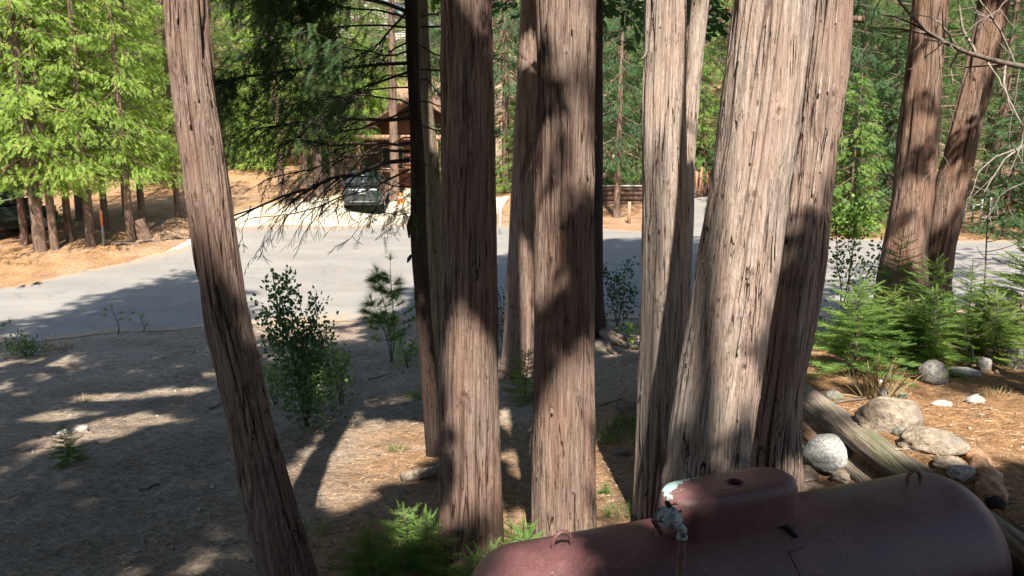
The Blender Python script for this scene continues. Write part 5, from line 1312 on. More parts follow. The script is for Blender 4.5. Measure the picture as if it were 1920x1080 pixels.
def cabin(name, label, cx, cy, w, d, hw, hr, wall, roof, porch=True, rz=0.0, windows=()):
    z = float(terrain(cx, cy)) - .15
    T = thing(name, label, "house", (cx, cy, z)); T.rotation_euler = (0, 0, rz)
    m_ = MB(); m_.box((-w / 2, -d / 2, 0), (w / 2, d / 2, hw)); 
    for yy in (-d / 2, d / 2 - .02):                                   # gables
        m_.add([(-w / 2, yy, hw), (w / 2, yy, hw), (0, yy, hw + hr), (-w / 2, yy + .02, hw), (w / 2, yy + .02, hw), (0, yy + .02, hw + hr)], [(0, 3, 4, 1), (1, 4, 5, 2), (2, 5, 3, 0)], [(0, 1, 2), (5, 4, 3)])
    m_.build("wall", wall, T, origin=(0, 0, 0))
    n = int(hw / .22)
    mb_ = MB()
    for k in range(n): mb_.box((-w / 2 - .03, -d / 2 - .03, .04 + k * .22), (w / 2 + .03, -d / 2 - .004, .04 + k * .22 + .19))
    mb_.build("board_courses", wall, T, origin=(0, 0, 0))
    oh = .55; yf = -d / 2 - (2.2 if porch else .5)
    m_ = MB(); sl = math.hypot(w / 2 + oh, hr * (w / 2 + oh) / (w / 2)); ze = hw - hr * oh / (w / 2)
    for sg in (-1, 1):
        e, r_ = np.array([sg * (w / 2 + oh), 0, ze]), np.array([0, 0, hw + hr]); nz = np.array([0, 0, .14])
        v = []
        for yy in (yf, d / 2 + .4):
            for q in (e, r_, r_ + nz, e + nz): v.append(q + (0, yy, .03))
        m_.add(v, [(0, 1, 2, 3), (7, 6, 5, 4), (0, 4, 5, 1), (1, 5, 6, 2), (2, 6, 7, 3), (3, 7, 4, 0)])
    m_.build("roof", roof, T, origin=(0, 0, 0))
    for (wx, wz, ww, wh) in windows:
        f = MB(); t_ = .07
        for lo, hi in (((wx - ww / 2 - t_, -d / 2 - .075, wz - t_), (wx + ww / 2 + t_, -d / 2 - .032, wz)), ((wx - ww / 2 - t_, -d / 2 - .075, wz + wh), (wx + ww / 2 + t_, -d / 2 - .032, wz + wh + t_)),
                       ((wx - ww / 2 - t_, -d / 2 - .075, wz), (wx - ww / 2, -d / 2 - .032, wz + wh)), ((wx + ww / 2, -d / 2 - .075, wz), (wx + ww / 2 + t_, -d / 2 - .032, wz + wh))): f.box(lo, hi)
        wo = f.build("window", TRIM, T, origin=(0, 0, 0))
        m_ = MB().box((wx - ww / 2, -d / 2 - .055, wz), (wx + ww / 2, -d / 2 - .034, wz + wh)); m_.build("pane", GLASS, wo, origin=(0, 0, 0))
    if porch:
        for px_ in (-w / 2 + .2, -w / 6, w / 6, w / 2 - .2):
            MB().box((px_ - .11, yf + .15, 0), (px_ + .11, yf + .37, ze + hr * (1 - abs(px_) / (w / 2 + oh)) * 0 + hw - ze - .0)).build("post", POSTW, T, origin=(0, 0, 0))
        MB().box((-w / 2 - .2, yf + .1, hw - .28), (w / 2 + .2, yf + .42, hw - .02)).build("beam", POSTW, T, origin=(0, 0, 0))
    return T
cabin("cabin", "red brown cabin with a porch on wooden posts behind the parked car", -4.6, 50.6, 6.6, 6, 2.9, 1.9, WALL_RB, ROOF_B, True, R(-6), [(-1.7, 1.0, 1.1, 1.1), (1.6, 1.0, 1.2, 1.1)])
cabin("shed", "small dark red shed with a dark roof left of the parked car", -16.2, 51.5, 3.2, 3.2, 1.7, .9, WALL_DR, ROOF_D, False, R(8), [(.4, .7, .5, .5)])
gs = cabin("garage", "pale grey garage with a black panel for its shaded bay among the trunks at the left", -20.8, 46.5, 4.6, 4.5, 2.2, 1.1, WALL_PALE, ROOF_D, False, R(10), [])
MB().box((.5, -2.31, .03), (1.9, -2.285, 1.9)).build("bay_shade_panel", BLACKM, gs, origin=(0, 0, 0))  # black panel on the wall stands in for the shade inside the bay
cabin("cabin", "blue grey roofed house high up on the wooded slope behind the red brown cabin", -12.5, 88, 9, 8, 4.0, 2.6, WALL_PALE, pmat("slate_blue_roof", [(.3, (.14, .17, .22)), (.7, (.24, .28, .35))], scale=(6, 6, 6)), False, R(-14), [(-2, 1.5, 1.2, 1.2), (2, 1.5, 1.2, 1.2)])

def picket_fence(name, label, a, b, h, n, mat, wd=.09, gap_rails=(.25, .75), tilt=.03):
    a, b = np.array(a, float), np.array(b, float); za = float(terrain(*a)); T = thing(name, label, "fence", (a[0], a[1], za))
    g = np.random.default_rng(n); d = (b - a); ang = math.atan2(d[1], d[0]); L_ = np.linalg.norm(d)
    pm = MB().box((-wd / 2, -.012, 0), (wd / 2, .012, h)).mesh("picket"); pm.materials.append(mat)
    for k in range(n):
        p = a + d * (k + .5) / n
        o = bpy.data.objects.new("picket", pm); C.objects.link(o); o.parent = T
        o.location = (p[0] - a[0], p[1] - a[1], float(terrain(*p)) - za + .03); o.rotation_euler = (g.normal(0, tilt), g.normal(0, tilt), ang); o.scale = (1, 1, g.uniform(.92, 1.05))
    for f in gap_rails:
        q0, q1 = np.array([0, 0, h * f]), np.array([d[0], d[1], float(terrain(*b)) - za + h * f])
        off = np.array([-math.sin(ang), math.cos(ang), 0]) * .04
        MB().tube([q0 + off, (q0 + q1) / 2 + off, q1 + off], [.03] * 3, 4).build("rail", mat, T, origin=(0, 0, 0))
    return T
picket_fence("picket_fence", "weathered reddish fence between the small shed and the parked car", (-14.3, 47.0), (-10.4, 47.6), 1.25, 20, FENCEW, .13)
picket_fence("picket_fence", "tall reddish plank fence along the side road behind the thin pale trunk", (8.2, 43.5), (12.8, 46.8), 1.5, 24, FENCEW, .15)
picket_fence("picket_fence", "yellowish plank fence beside the garage at the left", (-17.9, 43.4), (-16.0, 43.6), 1.15, 10, POSTW, .15)
picket_fence("picket_fence", "white fence in the trees at the far right", (18.5, 36.5), (21.5, 37.2), 1.1, 7, PLAIN("white_fence_paint", (.42, .41, .38)), .09)

# low timber wall with a pale cap, round posts before it
def timber_wall(x0, x1, y, z0):
    T = thing("timber_wall", "low timber wall, darkened for shade, with a pale cap across the road between the cedars", "wall", (x0, y, z0))
    L_ = x1 - x0
    bm_ = MB().box((0, 0, 0), (L_ / 2 - .01, .12, .23)).mesh("timber"); bm_.materials.append(pmat("shaded_timber", [(.3, (.06, .035, .025)), (.7, (.13, .075, .05))], scale=(2, 9, 9)))  # timber colour darkened to carry the shade over the wall
    for k in range(4):
        for j in range(2):
            o = bpy.data.objects.new("timber", bm_); C.objects.link(o); o.parent = T; o.location = (j * L_ / 2, .012 * ((k + j) % 2), k * .24)
    MB().box((-.05, -.04, .965), (L_ + .05, .2, 1.02)).build("cap", PLAIN("pale_board", (.3, .28, .26)), T, origin=(0, 0, 0))
timber_wall(3.9, 7.8, 42.6, float(terrain(5, 42.6)) - .05)
def post(name, label, px, py, h, r, mat, top=None, n=10, cat="post"):
    P = ground_at(px, py); T = thing(name, label, cat, P)
    MB().tube([(0, 0, -.1), (0, 0, h * .5), (.01, 0, h)], [r, r, r * .95], n).build("shaft", mat, T, origin=(0, 0, 0))
    if top: MB().tube([(0, 0, h - top[0]), (0, 0, h + .01)], [r * 1.15] * 2, n).build("band", top[1], T, origin=(0, 0, 0))
    return T
post("wooden_post", "short pale wooden post before the low timber wall", 1179, 419, .95, .075, POSTW)
post("marker_post", "slim grey marker post with an orange top at the road edge by the left trunks", 195, 461, 1.22, .04, PLAIN("grey_marker", (.2, .23, .27)), (.55, PLAIN("orange_band", (.55, .16, .05))))
post("sign_post", "thin pale metal post at the corner of the gravel driveway, between the centre cedars", 938, 440, 1.45, .04, PLAIN("galvanised", (.5, .5, .49), .4))
for k, (px, py, h) in enumerate([(1060, 400, 1.0)]):
    post("wooden_post", "wooden post of the driveway hidden behind the centre cedar", px, py, h, .07, POSTW)

# orange barrel with white bands beside the cabin
bp = ground_at(752, 386)
T = thing("traffic_barrel", "small orange barrel on the gravel right of the parked car", "barrel", bp)
MB().rings(np.array([[(r_ * math.cos(a), r_ * math.sin(a), z_) for a in np.linspace(0, 2 * np.pi, 16, endpoint=False)] for r_, z_ in ((.24, 0), (.24, .08), (.2, .1), (.19, .4), (.2, .42), (.18, .75), (.14, .8), (.13, .86))]), cap1=True).build("drum", PLAIN("orange_plastic", (.62, .14, .03), .45), T, origin=(0, 0, 0))
MB().tube([(0, 0, .48), (0, 0, .6)], [.2, .195], 16).build("band", PLAIN("white_band", (.7, .7, .68)), T, origin=(0, 0, 0)); T.scale = (.7, .7, .7)

# ------------------------------------------------------------------ cars
def make_car(label, paint, loc, rz, detail=True):
    """a mid size crossover; local -y is its tail"""
    T = thing("parked_car", label, "car", loc); T.rotation_euler = (0, 0, rz)
    GL_, TY, RIM, RED, CHR, BLK = GLASS, PLAIN("tyre_rubber", (.022, .022, .024), .9), PLAIN("alloy_rim", (.42, .43, .45), .35), PLAIN("tail_lamp_red", (.30, .012, .012), .25), PLAIN("silver_trim", (.16, .165, .17), .4), PLAIN("black_trim", (.02, .02, .022), .6)
    def sec(y, w, zb, zt, zs, wt):
        # half profile of a body slice: sill, side, shoulder, top
        p = [(0, zb), (w * .8, zb), (w * .96, zb + .08), (w, zb + .3), (w * .985, zs - .06), (w * .955, zs), (wt, zt - .02 if zt > zs + .05 else zt), (wt * .8, zt), (0, zt)]
        p = p + [(-a, b) for a, b in p[-2:0:-1]]
        return [(a, y, b) for a, b in p]
    # lower body (to the shoulder line) with bonnet
    lower = [sec(-2.34, .74, .42, .96, .86, .7), sec(-2.30, .86, .32, 1.06, .95, .8), sec(-2.1, .92, .26, 1.09, 1.0, .86), sec(-1.2, .935, .24, 1.10, 1.02, .87), sec(.2, .935, .24, 1.08, 1.0, .86), sec(1.0, .93, .24, 1.05, .97, .84), sec(1.7, .91, .25, .97, .9, .8), sec(2.15, .84, .28, .86, .8, .7), sec(2.32, .7, .36, .74, .7, .55)]
    MB().rings(np.array(lower), cap0=True, cap1=True).build("body", paint, T, smooth=False, origin=(0, 0, 0))
    roof = [sec(-2.10, .82, 1.04, 1.12, 1.08, .76), sec(-1.90, .80, 1.04, 1.56, 1.12, .66), sec(-1.72, .80, 1.04, 1.70, 1.12, .64), sec(-.6, .80, 1.04, 1.75, 1.12, .64), sec(.2, .80, 1.04, 1.72, 1.12, .62), sec(.65, .79, 1.03, 1.52, 1.1, .58), sec(1.35, .80, 1.0, 1.06, 1.03, .66)]
    MB().rings(np.array(roof), cap0=True, cap1=True).build("cabin_roof", paint, T, smooth=False, origin=(0, 0, 0))
    def panel(v, name, mat, par=T, th=.012):
        v = np.array(v, float); n = unit(np.cross(v[1] - v[0], v[-1] - v[0])) * th
        return MB().add(np.vstack([v, v + n]), [(0, 3, 2, 1), (4, 5, 6, 7), (0, 1, 5, 4), (1, 2, 6, 5), (2, 3, 7, 6), (3, 0, 4, 7)]).build(name, mat, par, origin=(0, 0, 0))
    panel([(-.69, -2.10, 1.16), (.69, -2.10, 1.16), (.60, -1.925, 1.53), (-.60, -1.925, 1.53)], "rear_window", GL_, th=.02)
    panel([(-.64, 1.30, 1.10), (-.56, .70, 1.50), (.56, .70, 1.50), (.64, 1.30, 1.10)], "windscreen", GL_, th=.02)
    for sg in (-1, 1):
        for (y0, y1, yt0, yt1) in ((-1.75, -.72, -1.6, -.74), (-.64, .28, -.64, .25), (.34, 1.02, .30, .60)):
            q = [(sg * .80, y0, 1.13), (sg * .80, y1, 1.13), (sg * .672, yt1, 1.60), (sg * .672, yt0, 1.60)]
            if sg < 0: q = q[::-1]
            panel(q, "side_window", GL_, th=.014)
        q = [(sg * .46, -2.335, .88), (sg * .86, -2.285, .9), (sg * .85, -2.23, 1.06), (sg * .62, -2.32, 1.0)]
        if sg < 0: q = q[::-1]
        m_ = MB(); v = np.array(q) + (0, -.012, 0); m_.add(np.vstack([v, v + (0, .09, 0)]), [(0, 1, 2, 3), (0, 4, 5, 1), (1, 5, 6, 2), (2, 6, 7, 3), (3, 7, 4, 0)]); m_.build("tail_lamp", RED, T, origin=(0, 0, 0))
        m_ = MB(); m_.box((sg * .93 - .02, .80, 1.05), (sg * .93 + .1 * sg + .02, .92, 1.17)) if sg > 0 else m_.box((sg * .93 - .12, .80, 1.05), (sg * .93 + .02, .92, 1.17)); m_.build("mirror", paint, T, origin=(0, 0, 0))
        for wy in (-1.35, 1.4):
            a = np.linspace(0, 2 * np.pi, 24, endpoint=False)
            ring = lambda r_, x_: [(sg * x_, wy + r_ * math.cos(t), .35 + r_ * math.sin(t)) for t in a]
            w_ = MB().rings(np.array([ring(.22, .93), ring(.33, .945), ring(.355, .92), ring(.355, .72), ring(.3, .70)]), cap1=True).build("wheel", TY, T, origin=(0, 0, 0))
            m_ = MB().rings(np.array([ring(.235, .925), ring(.225, .94), ring(.06, .93)]), cap1=True); m_.build("rim", RIM, w_, origin=(0, 0, 0))
        panel([(sg * .70 - .08, -2.36, .42), (sg * .70 + .08, -2.36, .42), (sg * .70 + .08, -2.36, .47), (sg * .70 - .08, -2.36, .47)], "reflector", RED, th=.015)
    MB().box((-.78, -2.39, .34), (.78, -2.3, .52)).build("lower_bumper", BLK, T, origin=(0, 0, 0))
    MB().box((-.55, -2.41, .42), (.55, -2.388, .47)).build("bumper_trim", CHR, T, origin=(0, 0, 0))
    MB().box((-.16, -2.352, .79), (.16, -2.338, .93)).build("number_plate", PLAIN("plate_white", (.72, .72, .7), .4), T, origin=(0, 0, 0))
    MB().box((-.42, -2.352, .955), (.42, -2.325, .985)).build("boot_trim", CHR, T, origin=(0, 0, 0))
    MB().box((-.6, -2.0, 1.60), (.6, -1.75, 1.65)).build("spoiler", paint, T, origin=(0, 0, 0))
    return T
cp = ground_at(679, 404)
CARP = pmat("dark_slate_car_paint", [(.3, (.018, .024, .026)), (.7, (.028, .036, .039))], scale=(3, 3, 3), rough=.25, spec=.55, coat=.7)
cx, cy = cp[0] - .12, cp[1] + 2.34
make_car("dark slate crossover car parked tail towards the road on pale gravel", CARP, (cx, cy, float(terrain(cx, cy)) + .035), R(3.5))
cl = ground_at(-14, 482)
make_car("dark car parked under the trees at the left edge of the photo", PLAIN("black_green_paint", (.02, .03, .03), .25, coat=.6), (cl[0] - 1.5, cl[1] + 2.4, float(terrain(cl[0] - 1.5, cl[1] + 2.4))), R(-20))

# stump and overhead cable
sp = ground_at(266, 446)
m_ = log_mesh(sp + (.1, 0, -.15), sp + (-.16, 0, .62), .33, 91, n=20, k=20)
tag(m_.build("tree_stump", BARK_FAR, None, smooth=True, origin=sp), "dark cut stump at the road edge among the left hand trunks", "stump")
a, b = at(-60, 388, 26), at(96, 352, 30.0)
u = np.linspace(0, 1, 16)[:, None]
tag(MB().tube(a + (b - a) * u - np.array([0, 0, .06]) * 4 * u * (1 - u), .022, 6).build("overhead_cable", PLAIN("pale_cable", (.5, .5, .5)), None, origin=a), "pale cable slung low across the trunks at the left edge", "cable")
for k, (p0_, p1_, r_, lab) in enumerate([((215, 462), (330, 448), .06, "fallen limb along the road edge by the stump"), ((330, 449), (400, 443), .05, "fallen limb along the road edge right of the stump")]):
    A, B = ground_at(*p0_), ground_at(*p1_); P = A + (B - A) * np.linspace(0, 1, 10)[:, None]; P[:, 2] = terrain(P[:, 0], P[:, 1]) + .04 + .05 * np.sin(np.arange(10) * 1.7 + k)
    mb = MB(); twiggy(mb, P, r_, np.random.default_rng(k + 50), 1, [], 9, down=.02); tag(mb.build("fallen_branch", TWIG, None, origin=A), lab, "branch")

# ================================================================== TREES BEYOND THE ROAD
def conifer_meshes(kind, seed, H=14.0, z0=2.4, rmax=2.7, nb=80, tr=.24, dens=1.0):
    g = np.random.default_rng(seed); mt, ml = MB(), MB(); cr = []
    bend = g.normal(0, .12, 2); zz = np.linspace(0, 1, 5)
    path = np.stack([bend[0] * zz ** 2 * 2, bend[1] * zz ** 2 * 2, -.3 + (H + .3) * zz], 1)
    trunk_mesh((mt, cr), path, tr * .82 * np.array([1, .85, .6, .32, .05]), 28, 60, 5, seed, .09, .02, flare=.3)
    nv = mt.n
    for i in range(nb):
        f = ((i + g.random()) / nb) ** 1.15; z = z0 + .4 + (H - z0 - .4) * f; a = i * 2.399 + g.normal(0, .35)
        L_ = rmax * (1 - f) ** .62 * g.uniform(.6, 1.15) * (.75 if f < .04 else 1) + .15
        c0 = np.array([np.interp(z / H, zz, path[:, 0]), np.interp(z / H, zz, path[:, 1]), z]); o = np.array([math.cos(a), math.sin(a), 0])
        v = np.linspace(0, 1, 6)
        zoff = (-.42 * v + .16 * v ** 2.5) * L_ if kind == 'cedar' else (.05 * v + .10 * v ** 2) * L_
        P = c0 + o * (L_ * v)[:, None] + np.array([0, 0, 1]) * zoff[:, None]
        mt.tube(P, np.linspace(.035, .006, 6) * (.6 + .5 * (1 - f)), 4, cap=False)
        n = int((L_ * 44 + 8) * dens * (.3 if z > 9.5 else 1)) if kind == 'cedar' else int((L_ * 9 + 3) * dens)
        q = .16 + .86 * g.random(n) ** .75; p = np.stack([np.interp(q, v, P[:, k]) for k in range(3)], 1)
        sd = np.cross(o, (0, 0, 1)); off = g.normal(0, 1, n) * .20 * L_ * (.25 + q * .85); 
        p = p + sd * off[:, None] + np.stack([np.zeros(n), np.zeros(n), -g.random(n) * .14 * L_ - .08 * np.abs(off) + g.normal(0, .08, n)], 1)
        d = o + sd * (np.sign(off) * .7)[:, None] + g.normal(0, .35, (n, 3)) + np.array([0, 0, -.55 if kind == 'cedar' else .25])
        if kind == 'cedar': put(ml, CED[i % 3], p, d, g.uniform(.17, .32, n) * (1.75 if z > 9.5 else 1), g.normal(0, .5, n))
        else: put(ml, TUFT[i % 3], p, d, g.uniform(.24, .36, n), None)
    return mt, cr, ml
PROTO = {}
def conifer(kind, key, label, P, rz, sc, leaf, group, **kw):
    if key not in PROTO:
        mt, cr, ml = conifer_meshes(kind, **kw)
        T = thing("cedar_tree" if kind == 'cedar' else "pine_tree", label, "tree", P, group)
        o = mt.build("trunk", BARK_FAR, T, smooth=True, origin=(0, 0, 0)); 
        a_ = np.zeros(len(o.data.vertices)); cc = np.concatenate(cr); a_[:len(cc) - 1] = cc[:-1]; set_crack(o, [a_])
        c = ml.build("crown", leaf, T, origin=(0, 0, 0)); PROTO[key] = T
        T.rotation_euler = (0, 0, rz); T.scale = (sc,) * 3 if np.isscalar(sc) else sc
    else:
        T = dup(PROTO[key], P, rz, sc, label, group)
    for ch in T.children:
        if ch.name.startswith("crown"):
            ch.material_slots[0].link = 'OBJECT'; ch.material_slots[0].material = leaf
    return T
KW = {'c1': dict(seed=1, H=14, z0=2.3, rmax=2.8, nb=60, tr=.25), 'c2': dict(seed=2, H=12, z0=2.1, rmax=2.5, nb=54, tr=.2), 'c3': dict(seed=3, H=16, z0=3.0, rmax=3.1, nb=54, tr=.3),
      'p1': dict(seed=4, H=15, z0=2.6, rmax=2.5, nb=90, tr=.24), 'p2': dict(seed=5, H=17, z0=4.5, rmax=2.7, nb=84, tr=.3), 'y1': dict(seed=6, H=7.5, z0=.35, rmax=1.9, nb=60, tr=.11)}
def put_tree(key, label, P, rz=0, sc=1.0, leaf=LEAF_MID, group=None):
    return conifer('cedar' if key[0] in 'cy' else 'pine', key, label, P, rz, sc, leaf, group, **KW[key])
LG = "trunks and bright crowns across the road at the left"
for k, (px, py, key, sc, leaf, lab) in enumerate([
    (48, 458, 'c2', (.9, .9, 1.0), LEAF_MID, "slim cedar beside the parked dark car at the left edge"),
    (76, 470, 'c1', (1.15, 1.15, 1.0), LEAF_BRIGHT, "thick dark trunked cedar second from the left, under the low cable"),
    (103, 467, 'c2', (.95, .95, 1.05), LEAF_BRIGHT, "reddish trunked cedar touching the thick dark one at the left"),
    (131, 453, 'c1', (.72, .72, .95), LEAF_BRIGHT, "slim dark trunked cedar left of the red furrowed one"),
    (171, 461, 'c3', (.78, .78, .88), LEAF_BRIGHT, "red furrowed cedar beside the orange topped marker post"),
    (199, 430, 'c2', (.9, .9, 1.05), LEAF_BRIGHT, "slim trunk right behind the orange topped marker post"),
    (246, 452, 'c1', (.8, .8, .92), LEAF_BRIGHT, "leaning dark trunk immediately left of the cut stump"),
    (268, 418, 'c2', (.95, .95, 1.1), LEAF_BRIGHT, "slim dark trunk rising behind the cut stump"),
    (238, 402, 'c3', (.75, .75, .9), LEAF_BRIGHT, "pinkish lit trunk set back behind the cut stump"),
    (334, 408, 'c2', (.8, .8, 1.0), LEAF_BRIGHT, "slim trunk just left of the leaning foreground cedar, far side of the road"),
    (150, 412, 'c1', (.8, .8, 1.0), LEAF_BRIGHT, "grey trunk set back behind the red furrowed cedar"),
    (10, 440, 'c3', (.8, .8, .9), LEAF_MID, "shaded cedar behind the parked dark car")]):
    put_tree(key, lab, ground_at(px, py) - (0, 0, .05), k * 1.7, (sc[0] * .88, sc[1] * .88, sc[2]), leaf, LG)
put_tree('p2', "tall pale pink trunked pine seen just left of the leaning cedar's top", gpt(-16.0, 41.5), .4, (.95, .95, 1.15), LEAF_MID, LG)
# young bright trees with foliage to the ground
YG = "young leafy cedars among the forest edge"
for k, (x, y, sc, leaf, lab) in enumerate([(-16.6, 42.0, 1.0, LEAF_BRIGHT, "bright young cedar behind the leaning cedar, above the small red shed"), (-13.2, 55, 1.2, LEAF_BRIGHT, "bright young cedar over the reddish fence"), (9.8, 39.2, .45, LEAF_BRIGHT, "small bright cedar at the mouth of the side road"),
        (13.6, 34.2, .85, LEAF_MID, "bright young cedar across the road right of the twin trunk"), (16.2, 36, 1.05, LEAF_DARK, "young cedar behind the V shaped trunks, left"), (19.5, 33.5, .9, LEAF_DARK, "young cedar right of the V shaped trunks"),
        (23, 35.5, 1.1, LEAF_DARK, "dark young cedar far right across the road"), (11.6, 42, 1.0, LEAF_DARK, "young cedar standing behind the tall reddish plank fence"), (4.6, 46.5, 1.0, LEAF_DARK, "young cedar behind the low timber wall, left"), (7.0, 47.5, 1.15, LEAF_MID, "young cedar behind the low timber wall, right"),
        (-24, 36, 1.1, LEAF_MID, "young cedar at the far left behind the trunks"), (-9.2, 58, 1.3, LEAF_BRIGHT, "bright young cedar behind the red brown cabin, left"), (1.5, 50, 1.2, LEAF_MID, "young cedar right of the red brown cabin"), (15, 42, 1.2, LEAF_DARK, "young cedar behind the right side of the twin trunk"),
        (-20.5, 55, 1.3, LEAF_BRIGHT, "bright young cedar behind the garage"), (26.5, 42, 1.3, LEAF_DARK, "young cedar behind the white fence"), (-13.2, 45.4, .75, LEAF_BRIGHT, "bright young cedar before the reddish fence, left of the parked car"), (-11.3, 49.2, .95, LEAF_BRIGHT, "bright young cedar behind the reddish fence near the parked car"), (-15.2, 46.5, .8, LEAF_MID, "young cedar before the small dark red shed"), (-9.0, 53.5, 1.1, LEAF_BRIGHT, "bright young cedar at the left wall of the red brown cabin"), (-3.4, 46.3, .62, LEAF_PINE, "small young cedar at the porch of the red brown cabin"), (.2, 45.5, .7, LEAF_MID, "young cedar at the right corner of the red brown cabin"), (10.6, 47.5, 1.0, LEAF_MID, "young cedar at the end of the tall plank fence"), (-17.6, 43.6, .6, LEAF_MID, "small young cedar on the bank left of the reddish fence"), (-16.3, 49.0, .95, LEAF_BRIGHT, "bright young cedar hiding the left wall of the small red shed"), (-12.2, 51.5, 1.0, LEAF_MID, "young cedar standing back behind the reddish fence"), (-18.8, 49.5, 1.05, LEAF_BRIGHT, "bright young cedar between the garage and the small red shed"), (-10.4, 46.2, .5, LEAF_PINE, "small young cedar at the left edge of the gravel driveway")]):
    put_tree('y1', lab, gpt(x, y, -.05), k * 2.1, sc, leaf, YG)
# single trunks round the car and cabin
for k, (px, py, key, sc, leaf, lab) in enumerate([(598, 372, 'p2', (.9, .9, 1.1), LEAF_MID, "pine trunk rising left of the parked car"), (741, 378, 'p2', (.95, .95, 1.25), LEAF_MID, "pale straight pine trunk before the red brown cabin"), (575, 380, 'p1', (.75, .75, 1.0), LEAF_MID, "darker trunk beside the pine left of the parked car"),
        (530, 384, 'c3', (.62, .62, .9), LEAF_BRIGHT, "reddish trunk among the fence pickets"), (1156, 408, 'c1', (.8, .8, 1.0), LEAF_DARK, "dark drooping cedar before the low timber wall"), (625, 366, 'p1', (.6, .6, .95), LEAF_MID, "thin trunk touching the parked car's left side"), (640, 352, 'c1', (.7, .7, 1.05), LEAF_MID, "slim trunk hidden behind the parked car")]):
    put_tree(key, lab, ground_at(px, py) - (0, 0, .05), k * 1.3 + .4, sc, leaf)
# the dense forest behind
g = np.random.default_rng(12)
pts = []
def clear(x, y):
    if -10.5 < x < -.5 and y < 55.5: return False
    if abs(x - np.interp(y, sr[:, 1], sr[:, 0])) < 2.6 + .0 * y and y < 51: return False
    if abs(x + 20.8) < 4 and abs(y - 46.5) < 4: return False
    if abs(x + 16.2) < 3 and abs(y - 51.5) < 3: return False
    if abs(x + 12.5) < 6.5 and 76 < y < 93: return False
    return True
tries = 0
while len(pts) < 150 and tries < 12000:
    tries += 1
    y = 44 + 66 * g.random() ** 1.4; x = g.uniform(-.66 * y - 8, .66 * y + 8)
    sp_ = 2.7 + (y - 44) * .025
    if not clear(x, y) or any((x - a) ** 2 + (y - b) ** 2 < sp_ ** 2 for a, b in pts): continue
    pts.append((x, y))
for k in range(16):   # right side comes nearer
    for _ in range(60):
        y = g.uniform(35.5, 44); x = g.uniform(13, 34)
        if all((x - a) ** 2 + (y - b) ** 2 > 9 for a, b in pts) and not (18 < x < 23 and y < 38.5): pts.append((x, y)); break
def forest_zone(x, y, what="conifer"):
    px = 960 + x * FPX / (y * math.cos(PITCH) + 4 * math.sin(PITCH))
    where = ("left of the leaning foreground cedar" if px < 350 else "above the parked car and gravel driveway" if px < 770 else "between the centre cedars" if px < 1180 else "beside the twin trunk" if px < 1580 else "around the V shaped red trunks")
    row = "front rows" if y < 58 else "middle rows" if y < 80 else "farthest rows"
    return ("%s in the %s, seen %s" % (what, row, where), "%ss in the %s %s" % (what, row, where))
keys = ['c1', 'c2', 'c3', 'p1', 'p2', 'c1', 'p1']
for k, (x, y) in enumerate(pts):
    key = keys[g.integers(len(keys))]; sc = g.uniform(.85, 1.3) * (1 + max(0, y - 60) * .004)
    leaf = ([LEAF_MID, LEAF_MID, LEAF_DARK, LEAF_BRIGHT, LEAF_PINE] if x < -.12 * y else [LEAF_DARK, LEAF_DARK, LEAF_DARK, LEAF_MID, LEAF_PINE])[g.integers(5)]  # centre and right get darker leaves, forest shade put into the colour
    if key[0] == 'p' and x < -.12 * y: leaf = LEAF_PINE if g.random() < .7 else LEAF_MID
    zone = forest_zone(x, y)
    put_tree(key, zone[0], gpt(x, y, -.1), g.uniform(0, 6.3), (sc, sc, sc * g.uniform(.95, 1.25)), leaf, zone[1])
# forest carried on unseen beside and behind the viewer, added to block low skylight
for k in range(34):
    for _ in range(80):
        a = g.uniform(0, 2 * np.pi); rr = g.uniform(15, 34); x, y = rr * math.cos(a), rr * math.sin(a) - 1
        if (y < -13 or (abs(x) > 13 and y < 13)) and not (x < -13 and y > 6) and all((x - q) ** 2 + (y - w) ** 2 > 10 for q, w in pts): break
    else: continue
    pts.append((x, y)); sc = g.uniform(.9, 1.2)
    put_tree(keys[k % 7], "unseen forest conifer added beside or behind the viewer to block low skylight", gpt(x, y, -.1), g.uniform(0, 6.3), sc, LEAF_DARK if k % 2 else LEAF_MID, "unseen conifers added beside and behind the viewer")
# young growth filling the floor between the trunks
for k in range(46):
    for _ in range(50):
        y = g.uniform(46, 74); x = g.uniform(-.62 * y, .62 * y)
        if clear(x, y): break
    sc = g.uniform(.3, .75)
    zone = forest_zone(x, y, "low young cedar")
    put_tree('y1', zone[0], gpt(x, y, -.05), g.uniform(0, 6.3), (sc * 1.35, sc * 1.35, sc), [LEAF_MID, LEAF_BRIGHT, LEAF_PINE, LEAF_DARK][k % 4], zone[1])
# the wooded slope farther back reads as one mass
far = MB(); N = 1500
fx = g.uniform(-110, 110, N); fy = g.uniform(100, 150, N); hh = g.random(N)
fp = np.stack([fx, fy, terrain(fx, fy) + 14 * hh ** 1.1], 1)
a = g.uniform(0, 2 * np.pi, N)
put(far, CED_LO, fp, np.stack([np.cos(a), np.sin(a), np.full(N, -.5)], 1), g.uniform(2.2, 4.2, N), g.normal(0, .5, N))
tag(far.build("far_forest", LEAF_MID, None), "far wooded slope rising behind the forest", "forest", kind='stuff')
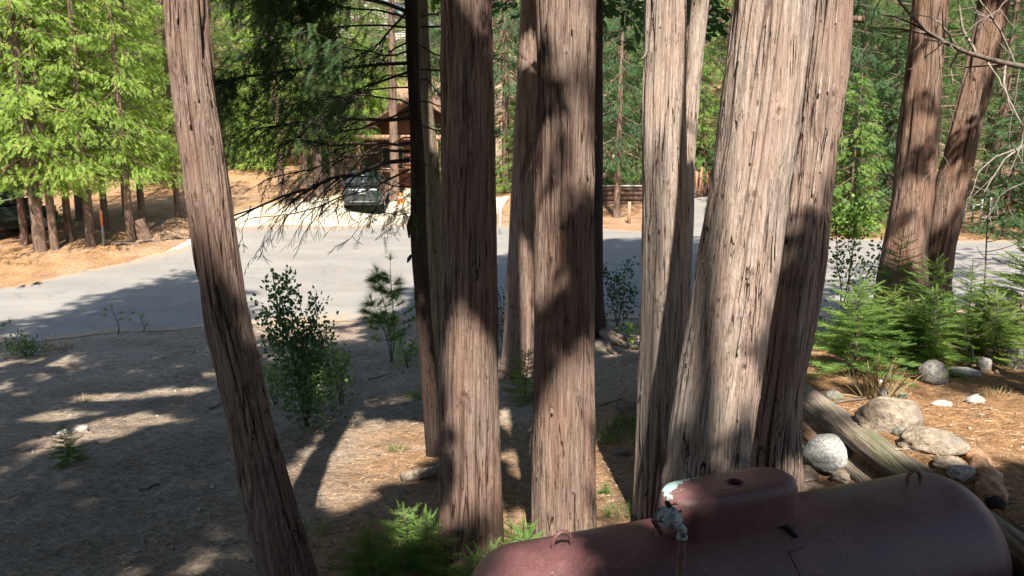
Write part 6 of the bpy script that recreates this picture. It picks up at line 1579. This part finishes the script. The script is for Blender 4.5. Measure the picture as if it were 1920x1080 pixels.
# undergrowth along the far side
UG = "low shrubs along the far road edge"
for k, (x, y, h, lab, mt) in enumerate([(-17.5, 31.5, .5, "low dry shrub under the red furrowed cedar's neighbours", LEAF_PINE), (11.5, 33.6, 1.4, "leafy bright shrub across the road right of the twin trunk", LEAF_BRIGHT), (13.4, 33.2, 1.1, "leafy shrub across the road left of the V shaped trunks", LEAF_MID), (20.5, 32.6, .9, "dark shrub across the road at the far right", LEAF_MID),
        (-22, 33, 1.0, "leafy shrub beside the dark car at the left edge", LEAF_MID), (-26, 34, 1.3, "larger leafy shrub behind the dark car at the left edge", LEAF_DARK), (-18, 43.5, .55, "pale green low shrub before the garage", LEAF_BRIGHT), (2.6, 44, 1.0, "leafy shrub left of the low timber wall", LEAF_MID)]):
    shrub(lab, gpt(x, y), [(-.6, 0, h), (0, .2, h * 1.1), (.6, 0, h * .9), (.2, -.3, h * .8), (-.3, .3, h)], 60 + k, leaf=.16, per=70, mat=mt, spread=.4, low=.05)


# unseen house added behind the viewer to block low skylight: brown board wall, railing-less deck at the viewer's feet
H_ = thing("house", "brown board house whose deck the clearing is seen from, behind the viewer", "house", (0, -2.2, float(terrain(0, -2.2))))
z0 = H_.location[2]
MB().box((-6.5, -7.5, -.4), (7.5, 0, 5.4)).build("wall", WALL_RB, H_, origin=(0, 0, 0))
m_ = MB(); v = [(-7.1, -8.1, 5.3), (8.1, -8.1, 5.3), (8.1, .6, 5.3), (-7.1, .6, 5.3), (-7.1, -3.75, 7.2), (8.1, -3.75, 7.2)]
m_.add(v, [(3, 2, 5, 4), (1, 0, 4, 5), (0, 1, 2, 3)], [(0, 3, 4), (2, 1, 5)]); m_.build("roof", ROOF_D, H_, origin=(0, 0, 0))
MB().box((-3.2, .01, 1.35), (4.2, 2.05, 1.5)).build("deck", POSTW, H_, origin=(0, 0, 0))
for x_ in (-3, .5, 4):
    MB().box((x_ - .07, 1.85, -.5), (x_ + .07, 1.99, 1.345)).build("post", POSTW, H_, origin=(0, 0, 0))
